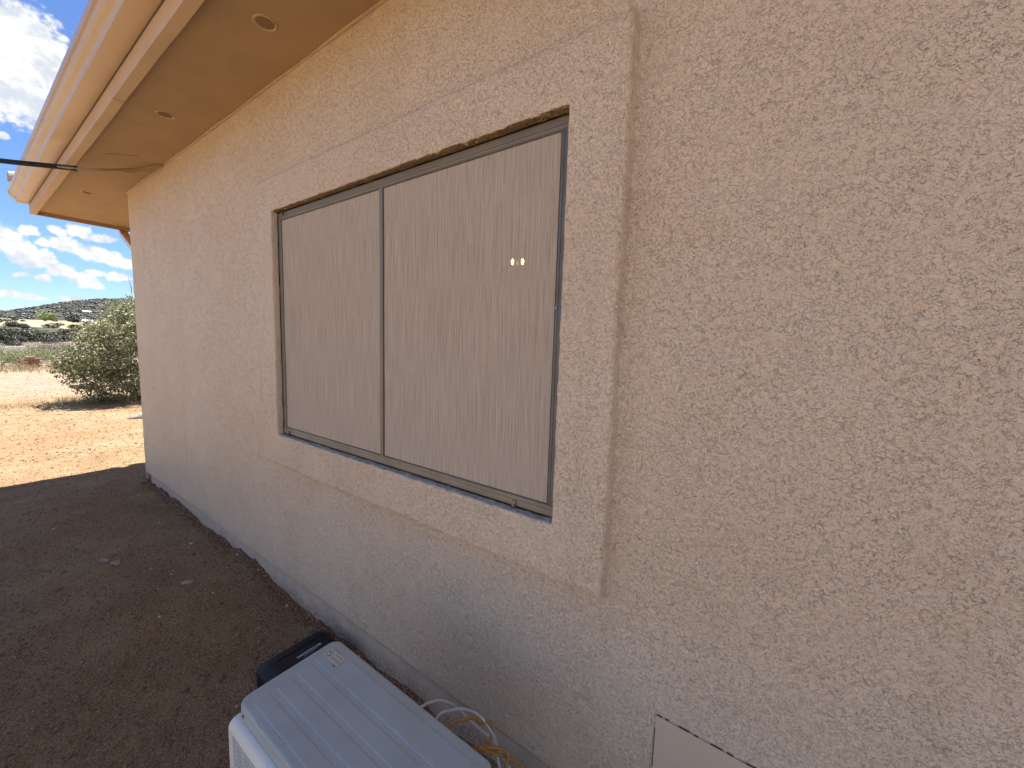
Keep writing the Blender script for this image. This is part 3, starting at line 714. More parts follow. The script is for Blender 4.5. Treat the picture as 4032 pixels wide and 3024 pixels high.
for (a, b) in ((FL+0.026, MXa), (MXb, FR-fw)):
    mb = MB(); x0, x1, z0, z1 = a, b, FB+fw, FT_-fw
    mb.add([(x0, SY, z0), (x1, SY, z0), (x1, SY, z1), (x0, SY, z1)], [(0, 1, 2, 3)]); build(mb, 'screen_panel', M['screen'], win_root, fix=False)
    mb = MB()
    g = 0.0035
    mb.box((x0, SY-0.002, z1-g), (x1, SY-0.0005, z1)); mb.box((x0, SY-0.002, z0), (x1, SY-0.0005, z0+g)); mb.box((x0, SY-0.002, z0+g), (x0+g*1.3, SY-0.0005, z1-g)); mb.box((x1-g*.5, SY-0.002, z0+g), (x1, SY-0.0005, z1-g))
    build(mb, 'spline', M['spline'], win_root)
mb = MB(); mb.box((OL-0.02, 0.02, OB-0.02), (OR_+0.02, 0.024, OT+0.02)); build(mb, 'glass_pane', M['glass'], win_root)
def clip(x, z, up):
    mb = MB(); s_ = 1 if up else -1
    mb.box((x-0.007, FY-0.006, z-0.012), (x+0.007, FY-0.0022, z+0.012)); mb.box((x-0.007, FY-0.012, z+s_*0.008), (x+0.007, FY-0.006, z+s_*0.012))
    mb.tube([(x, FY-0.006, z), (x, FY-0.010, z)], 0.004, 8)
    build(mb, 'screen_clip', M['clip'], win_root)
clip(-2.09, FT_-0.008, True); clip(-2.085, FB+0.008, False); clip(-0.665, FB+0.006, False)
clip_small = MB(); clip_small.box((FR-fw+0.003, FY-0.003, 0.10), (FR-fw+0.008, FY-0.0005, 0.107)); build(clip_small, 'paint_chip', M['labelwhite'], win_root)
# dark room behind the glass
mb = MB(); x0, x1, y0, y1, z0, z1 = -3.4, 0.8, 0.06, 2.6, -1.3, 1.2
mb.add([(x0, y0, z0), (x1, y0, z0), (x1, y1, z0), (x0, y1, z0), (x0, y0, z1), (x1, y0, z1), (x1, y1, z1), (x0, y1, z1)], [(0, 1, 2, 3), (4, 7, 6, 5), (1, 5, 6, 2), (2, 6, 7, 3), (3, 7, 4, 0)])
build(mb, 'interior_wall', M['room'], house, fix=False)
# roof-space box keeps daylight out of the room
chand = thing('chandelier', (-1.53, 1.2, 1.2), 'two small glowing yellow bulbs seen through the right screen panel', 'lamp')
mb = MB(); mb.tube([(-1.53, 1.2, 1.195), (-1.53, 1.2, 0.60), (-1.53, 1.2, 0.50)], 0.008, 8); build(mb, 'stem', M['brass'], chand, smooth=True)
for bx, bz in ((-1.568, 0.545), (-1.487, 0.538)):
    mb = MB(); mb.tube([(-1.53, 1.2, 0.505), ((bx-1.53)/2, 1.2, 0.49), (bx, 1.2, 0.515)], 0.005, 6); build(mb, 'arm', M['brass'], chand, smooth=True)
    mb = MB(); n = 10; loft(mb, [[(bx+r*math.cos(2*math.pi*i/n), 1.2+r*math.sin(2*math.pi*i/n), bz+z) for i in range(n)] for r, z in ((0.004, -0.022), (0.009, -0.012), (0.0115, 0), (0.008, 0.012), (0.002, 0.022))]); build(mb, 'bulb', M['bulb'], chand, smooth=True)

# ------------------------------------------------------------------ air conditioner
ac = thing('air_conditioner', (-0.786, -0.49, -1.49), 'white outdoor air conditioner unit with ribbed lid standing by the wall', 'air conditioner')
AX0, AX1, AY0, AY1, AZ = -1.109, -0.463, -0.629, -0.350, -0.950
mb = MB()
def lp(x0, y0, x1, y1, r, z): return [(a, b, z) for a, b in rrect(x0, y0, x1, y1, r, 6)]
loft(mb, [lp(AX0, AY0, AX1, AY1, 0.030, AZ-0.036), lp(AX0, AY0, AX1, AY1, 0.030, AZ-0.008), lp(AX0+0.001, AY0+0.001, AX1-0.001, AY1-0.001, 0.029, AZ-0.004), lp(AX0+0.004, AY0+0.004, AX1-0.004, AY1-0.004, 0.027, AZ-0.001), lp(AX0+0.009, AY0+0.009, AX1-0.009, AY1-0.009, 0.022, AZ)], True, True)
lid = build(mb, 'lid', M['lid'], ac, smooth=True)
for (ya, yb, xl, xr) in ((-0.609, -0.568, -1.065, -0.51), (-0.553, -0.509, -1.068, -0.51), (-0.497, -0.452, -1.074, -0.51), (-0.440, -0.376, -1.081, -0.485)):
    mb = MB(); h = 0.0018
    loft(mb, [lp(xl, ya, xr, yb, 0.008, AZ-0.0005), lp(xl+0.0022, ya+0.0022, xr-0.0022, yb-0.0022, 0.007, AZ+h*0.8), lp(xl+0.0038, ya+0.0038, xr-0.0038, yb-0.0038, 0.006, AZ+h), lp(xl+0.01, ya+0.01, xr-0.01, yb-0.01, 0.004, AZ+h)], False, True)
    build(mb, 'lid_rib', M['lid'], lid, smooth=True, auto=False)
# sticker
ST = AZ+0.0019
mb = MB(); mb.box((-1.0745, -0.4165, ST), (-1.001, -0.3845, ST+0.0006)); stk = build(mb, 'warning_sticker', M['sticker'], ac)
mb = MB(); n = 28; cxx, cyy = -1.0605, -0.4005; zt = ST+0.0011
ro, ri = 0.0098, 0.0083
vs = [(cxx+r*math.cos(2*math.pi*i/n), cyy+r*math.sin(2*math.pi*i/n), zt) for r in (ro, ri) for i in range(n)]
mb.add(vs, [(i, (i+1) % n, n+(i+1) % n, n+i) for i in range(n)])
dx, dy = 0.0064, 0.0064; mb.add([(cxx-dx-0.0006, cyy+dy-0.0006, zt), (cxx-dx+0.0006, cyy+dy+0.0006, zt), (cxx+dx+0.0006, cyy-dy+0.0006, zt), (cxx+dx-0.0006, cyy-dy-0.0006, zt)], [(0, 3, 2, 1)])
build(mb, 'prohibition_mark', M['ink'], stk, fix=False)
mb = MB(); zt2 = ST+0.0010
for (x0, y0, x1, y1) in ((-1.0745, -0.4165, -1.001, -0.4160), (-1.0745, -0.3850, -1.001, -0.3845), (-1.0745, -0.416, -1.0740, -0.385), (-1.0015, -0.416, -1.001, -0.385), (-1.0465, -0.416, -1.0461, -0.385)):
    mb.add([(x0, y0, zt2), (x1, y0, zt2), (x1, y1, zt2), (x0, y1, zt2)], [(0, 1, 2, 3)])
build(mb, 'sticker_border', M['ink'], stk, fix=False)
text_obj('sticker_text', '\u26a0 CAUTION' if False else 'CAUTION', (-1.036, -0.3935, ST), (1, 0, 0), (0, 1, 0), 0.0036, M['ink'], stk, 0.02, 1.15, 0.001)
mb = MB(); tx, ty = -1.0405, -0.3920; mb.add([(tx-0.0028, ty-0.0022, zt), (tx+0.0028, ty-0.0022, zt), (tx, ty+0.0026, zt)], [(0, 1, 2)]); build(mb, 'warning_triangle', M['ink'], stk, fix=False)
text_obj('sticker_text', 'DO NOT STAND ON OR', (-1.0435, -0.4035, ST), (1, 0, 0), (0, 1, 0), 0.0026, M['ink'], stk, 0.01, 1.0, 0.001)
text_obj('sticker_text', 'PUT OBJECTS ON UNIT', (-1.0435, -0.4085, ST), (1, 0, 0), (0, 1, 0), 0.0026, M['ink'], stk, 0.01, 1.0, 0.001)
mb = MB(); mb.add([(-1.016, -0.4205, ST+0.001), (-1.0025, -0.4205, ST+0.001), (-1.0025, -0.4182, ST+0.001), (-1.016, -0.4182, ST+0.001)], [(0, 1, 2, 3)]); build(mb, 'code_strip', M['ink'], stk, fix=False)
# cabinet
mb = MB(); loft(mb, [lp(AX0+0.006, AY0+0.010, AX1-0.006, AY1-0.006, 0.024, -1.47), lp(AX0+0.006, AY0+0.010, AX1-0.006, AY1-0.006, 0.024, AZ-0.034)]); cab = build(mb, 'cabinet', M['white'], ac, smooth=True)
# front panel with rounded top edge and grille opening
FYc = -0.651; GX0, GX1, GZ0, GZ1 = -1.082, -0.70, -1.43, -1.015
mb = MB()
prof = [(AY0+0.012, AZ-0.041), (AY0+0.002, AZ-0.0405), (AY0-0.008, AZ-0.042), (AY0-0.016, AZ-0.047), (AY0-0.0205, AZ-0.055), (FYc, GZ1), (FYc+0.006, GZ1), (AY0+0.012, GZ1)]
mb.extr(prof, 'x', AX0+0.001, AX1-0.001)
mb.box((AX0+0.001, FYc, -1.465), (GX0, AY0+0.010, GZ1)); mb.box((GX1, FYc, -1.465), (AX1-0.001, AY0+0.010, GZ1)); mb.box((GX0, FYc, -1.465), (GX1, AY0+0.010, GZ0))
fp = build(mb, 'front_panel', M['white'], ac, smooth=True)
mb = MB(); mb.box((GX0+0.001, -0.640, GZ0+0.001), (GX1-0.001, -0.634, GZ1-0.001)); build(mb, 'fan_recess', M['coil'], ac)
mb = MB(); cx_, cz_ = (GX0+GX1)/2, (GZ0+GZ1)/2
for i in range(3):
    a0 = R(120*i)
    loft(mb, [[(cx_+r*math.cos(a), -0.645+dy_, cz_+r*math.sin(a)) for r, a, dy_ in ((0.03, a0, 0), (0.16, a0+0.1, 0.0), (0.165, a0+0.9, 0.006), (0.03, a0+0.7, 0.003))], [(cx_+r*math.cos(a), -0.6435+dy_, cz_+r*math.sin(a)) for r, a, dy_ in ((0.03, a0, 0), (0.16, a0+0.1, 0.0), (0.165, a0+0.9, 0.006), (0.03, a0+0.7, 0.003))]])
build(mb, 'fan_blade', M['coil'], ac)
lm = None
z = GZ1-0.006; kk = 0
while z > GZ0:
    if lm is None:
        mb = MB(); mb.extr([(-0.0025, -0.0035), (0.010, -0.001), (0.010, 0.001), (-0.0025, 0.0005)], 'x', 0, GX1-GX0)
        lm = bpy.data.meshes.new('louvre'); lm.from_pydata([(K*a, K*b, K*c) for a, b, c in mb.v], [], mb.f); fixnormals(lm); lm.materials.append(M['white'])
    o = bpy.data.objects.new('louvre', lm); COL.objects.link(o); o.parent = fp; o.location = Vector(W((GX0, FYc+0.002, z)))-ac.location
    z -= 0.0125; kk += 1
for i in range(9):
    x = GX0+(GX1-GX0)*(i+0.5)/9
    mb = MB(); mb.box((x-0.0015, FYc-0.0015, GZ0), (x+0.0015, FYc+0.008, GZ1)); build(mb, 'grille_bar', M['white'], fp)
for x in (-1.0, -0.58):
    mb = MB(); mb.box((x-0.025, -0.66, -1.49), (x+0.025, -0.36, -1.468)); build(mb, 'foot', M['white'], ac)
for x in (-1.07, -0.79, -0.50):
    mb = MB(); mb.tube([(x, AY0+0.001, AZ-0.022), (x, AY0-0.0025, AZ-0.022)], 0.0045, 10); build(mb, 'screw', M['clip'], ac, smooth=True)
# scuffs on the lid edge
mb = MB(); random.seed(9)
for (sx_, sy_, n_) in ((-0.935, -0.6085, 10), (-0.80, -0.609, 8), (-1.0, -0.6255, 5)):
    for i in range(n_):
        x = sx_+i*0.0055+random.uniform(-.002, .002); y = sy_+random.uniform(-.0015, .001); l = random.uniform(.0015, .005)
        mb.add([(x, y, AZ+0.0012), (x+l, y-0.0004, AZ+0.0012), (x+l*0.9, y+0.0012, AZ+0.0012), (x+l*0.2, y+0.0009, AZ+0.0012)], [(0, 1, 2, 3)])
build(mb, 'scuff_mark', simple('grime', (0.14, 0.13, 0.12), 0.8), lid, fix=False, kind='stuff')

# ------------------------------------------------------------------ black station behind the unit
bs = thing('bait_station', (-1.63, -0.205, -1.495), 'low black plastic box with white lettering between the air conditioner and the wall', 'plastic box')
BZ = -1.375
def bl(x0, y0, x1, y1, r, z): return [(a, b, z) for a, b in rrect(x0, y0, x1, y1, r, 5)]
mb = MB(); loft(mb, [bl(-1.765, -0.352, -1.50, -0.045, 0.03, -1.51), bl(-1.76, -0.350, -1.505, -0.048, 0.03, -1.43), bl(-1.752, -0.345, -1.51, -0.052, 0.03, BZ-0.02)]); build(mb, 'body', M['blackplastic'], bs, smooth=True)
mb = MB(); loft(mb, [bl(-1.766, -0.354, -1.50, -0.044, 0.04, BZ-0.036), bl(-1.764, -0.352, -1.502, -0.046, 0.04, BZ-0.024), bl(-1.735, -0.322, -1.517, -0.07, 0.04, BZ-0.003), bl(-1.722, -0.312, -1.524, -0.08, 0.032, BZ)]); bl_lid = build(mb, 'lid', M['blackplastic'], bs, smooth=True)
mb = MB(); mb.box((-1.700, -0.28, BZ-0.001), (-1.692, -0.11, BZ+0.0022)); build(mb, 'lid_ridge', M['blackplastic'], bl_lid, bevel=0.0008)
mb = MB(); mb.box((-1.67, -0.290, BZ-0.001), (-1.56, -0.284, BZ+0.0022)); build(mb, 'lid_ridge', M['blackplastic'], bl_lid, bevel=0.0008)
# print: white band with dark letters, white letters below. text runs along +y (left to right), up is -x
mb = MB(); mb.add([(-1.6380, -0.222, BZ+0.0010), (-1.6380, -0.116, BZ+0.0010), (-1.6505, -0.116, BZ+0.0010), (-1.6505, -0.222, BZ+0.0010)], [(0, 1, 2, 3)]); lab = build(mb, 'print_band', M['labelwhite'], bs, fix=False)
text_obj('print_text', '\u25a0 BULWARK' if False else 'BULWARK', (-1.6392, -0.199, BZ), (0, 1, 0), (-1, 0, 0), 0.0078, M['ink'], lab, 0.02, 1.42, 0.0016)
mb = MB(); mb.add([(-1.6395, -0.2195, BZ+0.0016), (-1.6395, -0.2045, BZ+0.0016), (-1.6492, -0.2045, BZ+0.0016), (-1.6492, -0.2195, BZ+0.0016)], [(0, 1, 2, 3)]); build(mb, 'print_logo', simple('faded blue print', (0.2, 0.27, 0.38), 0.6), lab, fix=False)
text_obj('print_text', 'EXTERMINATING', (-1.6300, -0.199, BZ), (0, 1, 0), (-1, 0, 0), 0.0045, M['labelwhite'], lab, 0.01, 1.28, 0.0012)
text_obj('print_text', 'www.bulwarkpest.com', (-1.6235, -0.215, BZ), (0, 1, 0), (-1, 0, 0), 0.0026, M['labelwhite'], lab, 0.0, 1.75, 0.0012)

bs.location.x -= 0.018*K; bs.location.y += 0.012*K; bs.location.z -= 0.030*K
# ------------------------------------------------------------------ cables
def ray(u, v): 
    return np.array(cf)+(u-2016)/1551.5*np.array(cr)-(v-1512)/1551.5*np.array(cu)
def at(u, v, y):
    d = ray(u, v); k_ = (y+1)/d[1]; return (d[0]*k_, y, d[2]*k_)
def smooth_path(pts, n=8):
    P = [Vector(p) for p in pts]; P = [P[0]*2-P[1]]+P+[P[-1]*2-P[-2]]; out = []
    for i in range(1, len(P)-2):
        for k in range(n):
            t = k/n; a, b, c, d = P[i-1], P[i], P[i+1], P[i+2]
            out.append(0.5*((2*b)+(c-a)*t+(2*a-5*b+4*c-d)*t*t+(3*b-a-3*c+d)*t**3))
    out.append(P[-2]); return out
def cable(name, pts, r, mat, label, cat, extra=None, n=8):
    pts = smooth_path(pts); o = pts[0]; mb = MB(); mb.tube(pts, r, n)
    ob = build(mb, name, mat, None, tuple(min(pts, key=lambda p: p[2])), smooth=True, auto=False, label=label, category=cat)
    return ob
w1p = [(-0.80, -0.330, -1.12), (-0.78, -0.31, -1.05)]+[at(u, v, y) for u, v, y in ((1667, 2779, -.285), (1724, 2759, -.25), (1769, 2769, -.22), (1806, 2794, -.20), (1849, 2836, -.18), (1898, 2879, -.17), (1928, 2904, -.165), (1955, 2938, -.17), (1985, 2991, -.18), (2008, 3028, -.19), (2035, 3110, -.2))]
cable('white_cable', w1p, 0.0040, M['whitecable'], 'upper white cable looping highest out from behind the air conditioner', 'cable')
w2p = [(-0.74, -0.330, -1.12)]+[at(u, v, y) for u, v, y in ((1724, 2822, -.29), (1774, 2799, -.26), (1819, 2792, -.235), (1863, 2804, -.22), (1898, 2829, -.21), (1923, 2864, -.20), (1946, 2904, -.20), (1955, 2953, -.21), (1963, 3003, -.22), (1975, 3060, -.23))]
cable('white_cable', w2p, 0.0040, M['whitecable'], 'lower white cable crossing under the taller white loop behind the unit', 'cable')
y1 = [(-0.68, -0.335, -1.14)]+[at(u, v, y) for u, v, y in ((1774, 2859, -.29), (1819, 2836, -.26), (1863, 2826, -.235), (1880, 2836, -.225), (1893, 2848, -.215), (1909, 2842, -.205), (1925, 2843, -.195), (1939, 2862, -.19), (1936, 2895, -.20), (1926, 2925, -.22), (1915, 2950, -.24), (1893, 2953, -.28), (1870, 2937, -.32), (1893, 2943, -.27), (1930, 2943, -.235), (1965, 2947, -.215), (1990, 2957, -.205), (2000, 2978, -.205), (1993, 3010, -.215), (1985, 3050, -.22))]
cable('yellow_cord', y1, 0.0046, M['rope'], 'yellow cord with a sharp kinked loop tangled among the white cables', 'cord')
y2 = [at(u, v, y) for u, v, y in ((1886, 2943, -.31), (1918, 2958, -.25), (1955, 2967, -.22), (1985, 2978, -.205), (2010, 2988, -.20), (2037, 3001, -.195), (2056, 3022, -.195), (2066, 3060, -.20))]
cable('yellow_cord', y2, 0.0044, M['rope'], 'shorter yellow cord bending away to the right at the bottom', 'cord')
# service cables from the yard to the eave
base = [at(640, 646, -0.012), at(560, 662, -0.10), at(470, 667, -0.21), at(380, 667, -0.32), at(300, 663, -0.405), at(230, 656, -0.47), at(120, 645, -0.58)]
far_a = [(-5.05, -0.80, 1.34), (-5.6, -1.6, 1.58), (-7.0, -4.0, 2.2), (-9, -8, 3.0)]
def svc(dz, dx, r, label, nm='service_cable'):
    p = [(a+dx*0, b+dx, c+dz) for a, b, c in base[4:]]
    d = Vector(p[-1])-Vector(p[-2]); e = Vector(p[-1])
    p = p+[tuple(e+d.normalized()*t+Vector((0, 0, 0.02*t*t))) for t in (0.3, 0.8, 2, 5, 10)]
    return cable(nm, p, r, M['blackcable'], label, 'cable')
svc(0.0085, 0, 0.0088, 'upper black service cable running in from the left to the eave')
svc(-0.0095, 0, 0.0088, 'lower black service cable running in from the left to the eave')
p = [base[0], base[1], base[2], base[3], base[4], base[5]]
cable('painted_cable', [(a, b, c-0.002) for a, b, c in p], 0.0085, M['tancable'], 'tan painted cable running straight under the soffit to the wall hole', 'cable')
p = [at(642, 650, -0.012), at(600, 668, -0.05), at(550, 680, -0.09), at(500, 678, -0.13), at(470, 668, -0.16), at(455, 655, -0.17)]
cable('painted_cable', p, 0.0045, M['tancable'], 'tan painted cable drooping lowest in a shallow loop under the soffit', 'cable')
p = [at(640, 642, -0.012), at(600, 660, -0.05), at(550, 672, -0.09), at(505, 674, -0.13), at(480, 668, -0.15)]
cable('painted_cable', p, 0.0035, M['tancable'], 'thinner tan painted cable between the straight one and the lowest loop', 'cable')
mb = MB(); mb.box((-4.28, -0.275, ZS-0.004), (-4.17, -0.105, ZS+0.001)) if False else None
mb = MB(); a_, b_ = Vector((-4.02, -0.285, 0)), Vector((-3.87, -0.15, 0)); dv = (b_-a_); pn = Vector((-dv.y, dv.x, 0)).normalized()*0.004
mb.add([tuple(a_-pn+Vector((0, 0, ZS-0.0012))), tuple(b_-pn+Vector((0, 0, ZS-0.0012))), tuple(b_+pn+Vector((0, 0, ZS-0.0012))), tuple(a_+pn+Vector((0, 0, ZS-0.0012)))], [(0, 1, 2, 3)])
build(mb, 'soffit_slot', simple('slot shadow gap', (0.12, 0.07, 0.04), 0.9), house, fix=False)
mb = MB(); n = 14; c_ = at(641, 645, -0.004)
loft(mb, [[(c_[0]+r*math.cos(2*math.pi*i/n), y, c_[2]+r*math.sin(2*math.pi*i/n)) for i in range(n)] for r, y in ((0.013, -0.001), (0.012, -0.006), (0.008, -0.008))]); build(mb, 'cable_hole', M['gap'], house)

# ------------------------------------------------------------------ stones and gravel
def stone_mesh(seed, n=10, m=7, flat=0.5):
    rng = np.random.RandomState(seed); vs = []; fs = []
    for j in range(m+1):
        th = math.pi*j/m
        for i in range(n):
            ph = 2*math.pi*i/n; d = np.array([math.sin(th)*math.cos(ph), math.sin(th)*math.sin(ph), math.cos(th)])
            r = 1+0.38*float(vnoise(d[0]*1.6+seed, d[1]*1.6, d[2]*1.6, seed)) + 0.15*float(vnoise(d[0]*4+seed, d[1]*4, d[2]*4, seed+1))
            vs.append((d[0]*r, d[1]*r, d[2]*r*flat))
    for j in range(m):
        for i in range(n): fs.append((j*n+i, j*n+(i+1) % n, (j+1)*n+(i+1) % n, (j+1)*n+i))
    return vs, fs
def stone(x, y, sx_, sy_, sz_, rot, mat, label, name='stone', seed=1, sink=0.35, tilt=0):
    vs, fs = stone_mesh(seed, flat=1.0); g = gu(x, y); mb = MB(); c, s_ = math.cos(rot), math.sin(rot); ct, st = math.cos(tilt), math.sin(tilt)
    P = []
    for a, b, d in vs:
        a, b, d = a*sx_, b*sy_, d*sz_; a, d = a*ct-d*st, a*st+d*ct
        P.append((x+a*c-b*s_, y+a*s_+b*c, g+d+sz_*(1-2*sink)*0.5))
    mb.add(P, fs); return build(mb, name, mat, None, (x, y, g), smooth=True, auto=False, label=label, category='stone')
stone(-9.15, 0.98, 0.36, 0.20, 0.085, 1.3, M['rock'], 'grey flat rock lying on the sunlit gravel just past the house corner', 'rock', 5, 0.3, 0.18)
stone(-3.443, -0.524, 0.042, 0.022, 0.016, 0.5, M['pinkrock'], 'pinkish oval stone in the shaded dirt beside a crumpled leaf', seed=7)
stone(-2.746, -0.298, 0.034, 0.018, 0.012, 0.9, M['tanrock'], 'tan flat stone halfway between the crumpled leaf and the wall base', seed=9)
mb = MB(); rng = random.Random(3); g = gu(-3.338, -0.496)
P = []
for i in range(6):
    for j in range(4): P.append((-3.338+(i-2.5)*0.011+rng.uniform(-.003, .003), -0.496+(j-1.5)*0.011+rng.uniform(-.003, .003), g+0.006+rng.uniform(0, 0.016)))
mb.add(P, [(i*4+j, i*4+j+1, i*4+j+5, i*4+j+4) for i in range(5) for j in range(3)]); build(mb, 'dry_leaf', M['dryleaf'], None, (-3.338, -0.496, g), fix=False, label='pale crumpled dry leaf lying beside the pinkish stone', category='leaf')

ICO_V = []; t_ = (1+5**.5)/2
for a in (-1, 1):
    for b in (-t_, t_): ICO_V += [(0, a, b), (a, b, 0), (b, 0, a)]
ICO_V = np.array(ICO_V)/math.hypot(1, t_)
ICO_F = []
for i in range(12):
    for j in range(i+1, 12):
        for k in range(j+1, 12):
            if all(abs(np.linalg.norm(ICO_V[a]-ICO_V[b])-1.0515) < 0.01 for a, b in ((i, j), (j, k), (i, k))):
                nn = np.cross(ICO_V[j]-ICO_V[i], ICO_V[k]-ICO_V[i]); ICO_F.append((i, j, k) if nn@ICO_V[i] > 0 else (i, k, j))
ICO_F = np.array(ICO_F)
def pebbles(name, pts, sizes, mat, seed, flat=0.55, **props):
    rng = np.random.RandomState(seed); N = len(pts); V = ICO_V[None]*(1+rng.uniform(-.32, .32, (N, 12, 1)))
    V = V*sizes[:, None, None]*np.stack([rng.uniform(.7, 1.35, N), rng.uniform(.6, 1.0, N), rng.uniform(.4, .8, N)], 1)[:, None, :]
    a = rng.uniform(0, 2*math.pi, N); c, s_ = np.cos(a)[:, None], np.sin(a)[:, None]
    x = V[:, :, 0]*c-V[:, :, 1]*s_; y = V[:, :, 0]*s_+V[:, :, 1]*c
    V = np.stack([x, y, V[:, :, 2]], -1)+pts[:, None, :]
    F = (ICO_F[None]+12*np.arange(N)[:, None, None]).reshape(-1, 3)
    return np_mesh(name, V.reshape(-1, 3), F, mat, off=tuple(pts.mean(0)), smooth=False, kind='stuff', **props)
rng = np.random.RandomState(11)
def scatter(n, rmin, rmax, az0, az1, power=1.0):
    r = (rmin**power+(rmax**power-rmin**power)*rng.rand(n))**(1/power); a = np.radians(rng.uniform(az0, az1, n))
    x = CAM[0]-r*np.cos(a); y = CAM[1]+r*np.sin(a); ok = (y < 0.02*K) | (x < -5.02*K); x, y = x[ok], y[ok]
    z = K*(gz(x/K, y/K)+Z0); return np.stack([x, y, z], 1)
P = scatter(46000, 1.3, 8.5, -8, 75, 0.9); S_ = 0.0028+0.0072*rng.rand(len(P))**2.4
big = rng.rand(len(P)) < 0.02; S_[big] *= 2.2
pebbles('gravel', P+np.array([0, 0, 0.0012]), S_, M['gravel'], 3, label='loose pebbles strewn over the shaded dirt by the wall')
P = scatter(15000, 8.0, 26, -8, 24, 1.0); S_ = 0.005+0.013*rng.rand(len(P))**2.5
pebbles('gravel', P+np.array([0, 0, 0.002]), S_, M['gravel'], 5, label='loose stones scattered over the sunlit yard')
# soil crumbs banked against the foundation
n = 5000; x = rng.uniform(-4.95*K, -0.9*K, n); y = 0.02*K-np.abs(rng.normal(0, 0.028, n)); z = K*(gz(x/K, y/K)+Z0)
pebbles('soil_crumbs', np.stack([x, y, z+0.003], 1), 0.003+0.010*rng.rand(n)**2, M['gravel'], 8, label='clods of soil banked against the base of the house')

def blades(name, bases, heights, mat, seed, lean=0.35, w=0.004, **props):
    rng = np.random.RandomState(seed); N = len(bases); a = rng.uniform(0, 2*math.pi, N); ln = heights*rng.uniform(0, lean*2, N)
    tip = bases+np.stack([np.cos(a)*ln, np.sin(a)*ln, heights], 1); b2 = rng.uniform(0, math.pi, N); wv_ = np.stack([np.cos(b2), np.sin(b2), 0*b2], 1)*w
    mid = bases*0.5+tip*0.5+np.stack([0*a, 0*a, heights*0.12], 1)
    V = np.stack([bases-wv_, bases+wv_, mid+wv_*.7, mid-wv_*.7, tip], 1)
    i = 5*np.arange(N)[:, None]
    F = np.concatenate([i+np.array([[0, 1, 2]]), i+np.array([[0, 2, 3]]), i+np.array([[3, 2, 4]])])
    return np_mesh(name, V.reshape(-1, 3), F, mat, off=tuple(bases.mean(0)), smooth=False, **props)
def gpts(x, y):
    z = np.array([ground_w(a/K, b/K) for a, b in zip(x, y)]); return np.stack([x, y, z], 1)
# dry grass belts
n = 6500; cl = rng.uniform([-28.6, -8], [-25.2, 12], (260, 2)); ci = rng.randint(0, 260, n); x = cl[ci, 0]+rng.normal(0, .18, n); y = cl[ci, 1]+rng.normal(0, .25, n)
blades('dry_grass', gpts(x, y), rng.uniform(0.10, 0.34, n), M['grass'], 2, 0.5, 0.009, kind='stuff', label='belt of dry yellow grass at the far edge of the yard')
n = 2600; x = rng.normal(-14.4, 0.30, n); y = rng.uniform(-1.5, 3.6, n); blades('dry_grass', gpts(x, y), rng.uniform(0.03, 0.20, n)*(0.35+0.65*(y > 0.2)), M['grass'], 4, 0.6, 0.004, kind='stuff', label='thin dry grass at the foot of the large bush')
n = 220; x = rng.uniform(-5.6, -1.2, n)*K; y = rng.uniform(-1.0, 0.0, n)*K
tw = gpts(x, y)+np.array([0, 0, 0.004]); blades('twig_litter', tw, np.full(n, 0.012), M['twig'], 6, 4.0, 0.0014, kind='stuff', label='dry twigs and straw lying on the shaded dirt')

# ------------------------------------------------------------------ plants
def crown_mesh(name, seed, blobs, nleaf, size, zmin=None, shell=0.55):
    """leaf-sized quads in many small clumps on/inside a set of ellipsoids (metres, local)"""
    rng = np.random.RandomState(seed); P = []; N_ = []
    vol = np.array([b[3]*b[4]*b[5] for b in blobs])**(2/3.); w = vol/vol.sum()
    for b, ww in zip(blobs, w):
        nc = max(6, int(nleaf*ww/14)); d = rng.normal(size=(nc, 3)); d /= np.linalg.norm(d, axis=1)[:, None]
        rad = (shell+(1.06-shell)*rng.rand(nc)**0.6)*(1+0.22*vnoise(d[:, 0]*2.2+seed, d[:, 1]*2.2, d[:, 2]*2.2, seed)*2)
        c = d*rad[:, None]*np.array(b[3:6])+np.array(b[:3])
        k = 14; L = c[:, None, :]+rng.normal(size=(nc, k, 3))*np.array(b[3:6])*0.075
        # a few twigs reach beyond the outline
        L = L.reshape(-1, 3); P.append(L); N_.append(np.repeat(d, k, 0))
    P = np.concatenate(P); D = np.concatenate(N_)
    if zmin is not None: ok = P[:, 2] > zmin; P, D = P[ok], D[ok]
    n = len(P); nn = D*0.7+rng.normal(size=(n, 3))*0.8+np.array([0, 0, 0.25]); nn /= np.linalg.norm(nn, axis=1)[:, None]
    t = np.cross(nn, rng.normal(size=(n, 3))); t /= np.linalg.norm(t, axis=1)[:, None]; b2 = np.cross(nn, t)
    s = size*rng.uniform(0.6, 1.35, n)[:, None]
    V = np.stack([P-t*s, P-b2*s*0.55, P+t*s, P+b2*s*0.55], 1)
    F = (np.arange(4)[None]+4*np.arange(n)[:, None])
    me = bpy.data.meshes.new(name); me.vertices.add(4*n); me.vertices.foreach_set('co', V.astype(np.float32).ravel())
    me.loops.add(4*n); me.loops.foreach_set('vertex_index', F.astype(np.int32).ravel()); me.polygons.add(n)
    me.polygons.foreach_set('loop_start', np.arange(0, 4*n, 4, dtype=np.int32)); me.polygons.foreach_set('loop_total', np.full(n, 4, np.int32)); me.update(calc_edges=True)
    return me
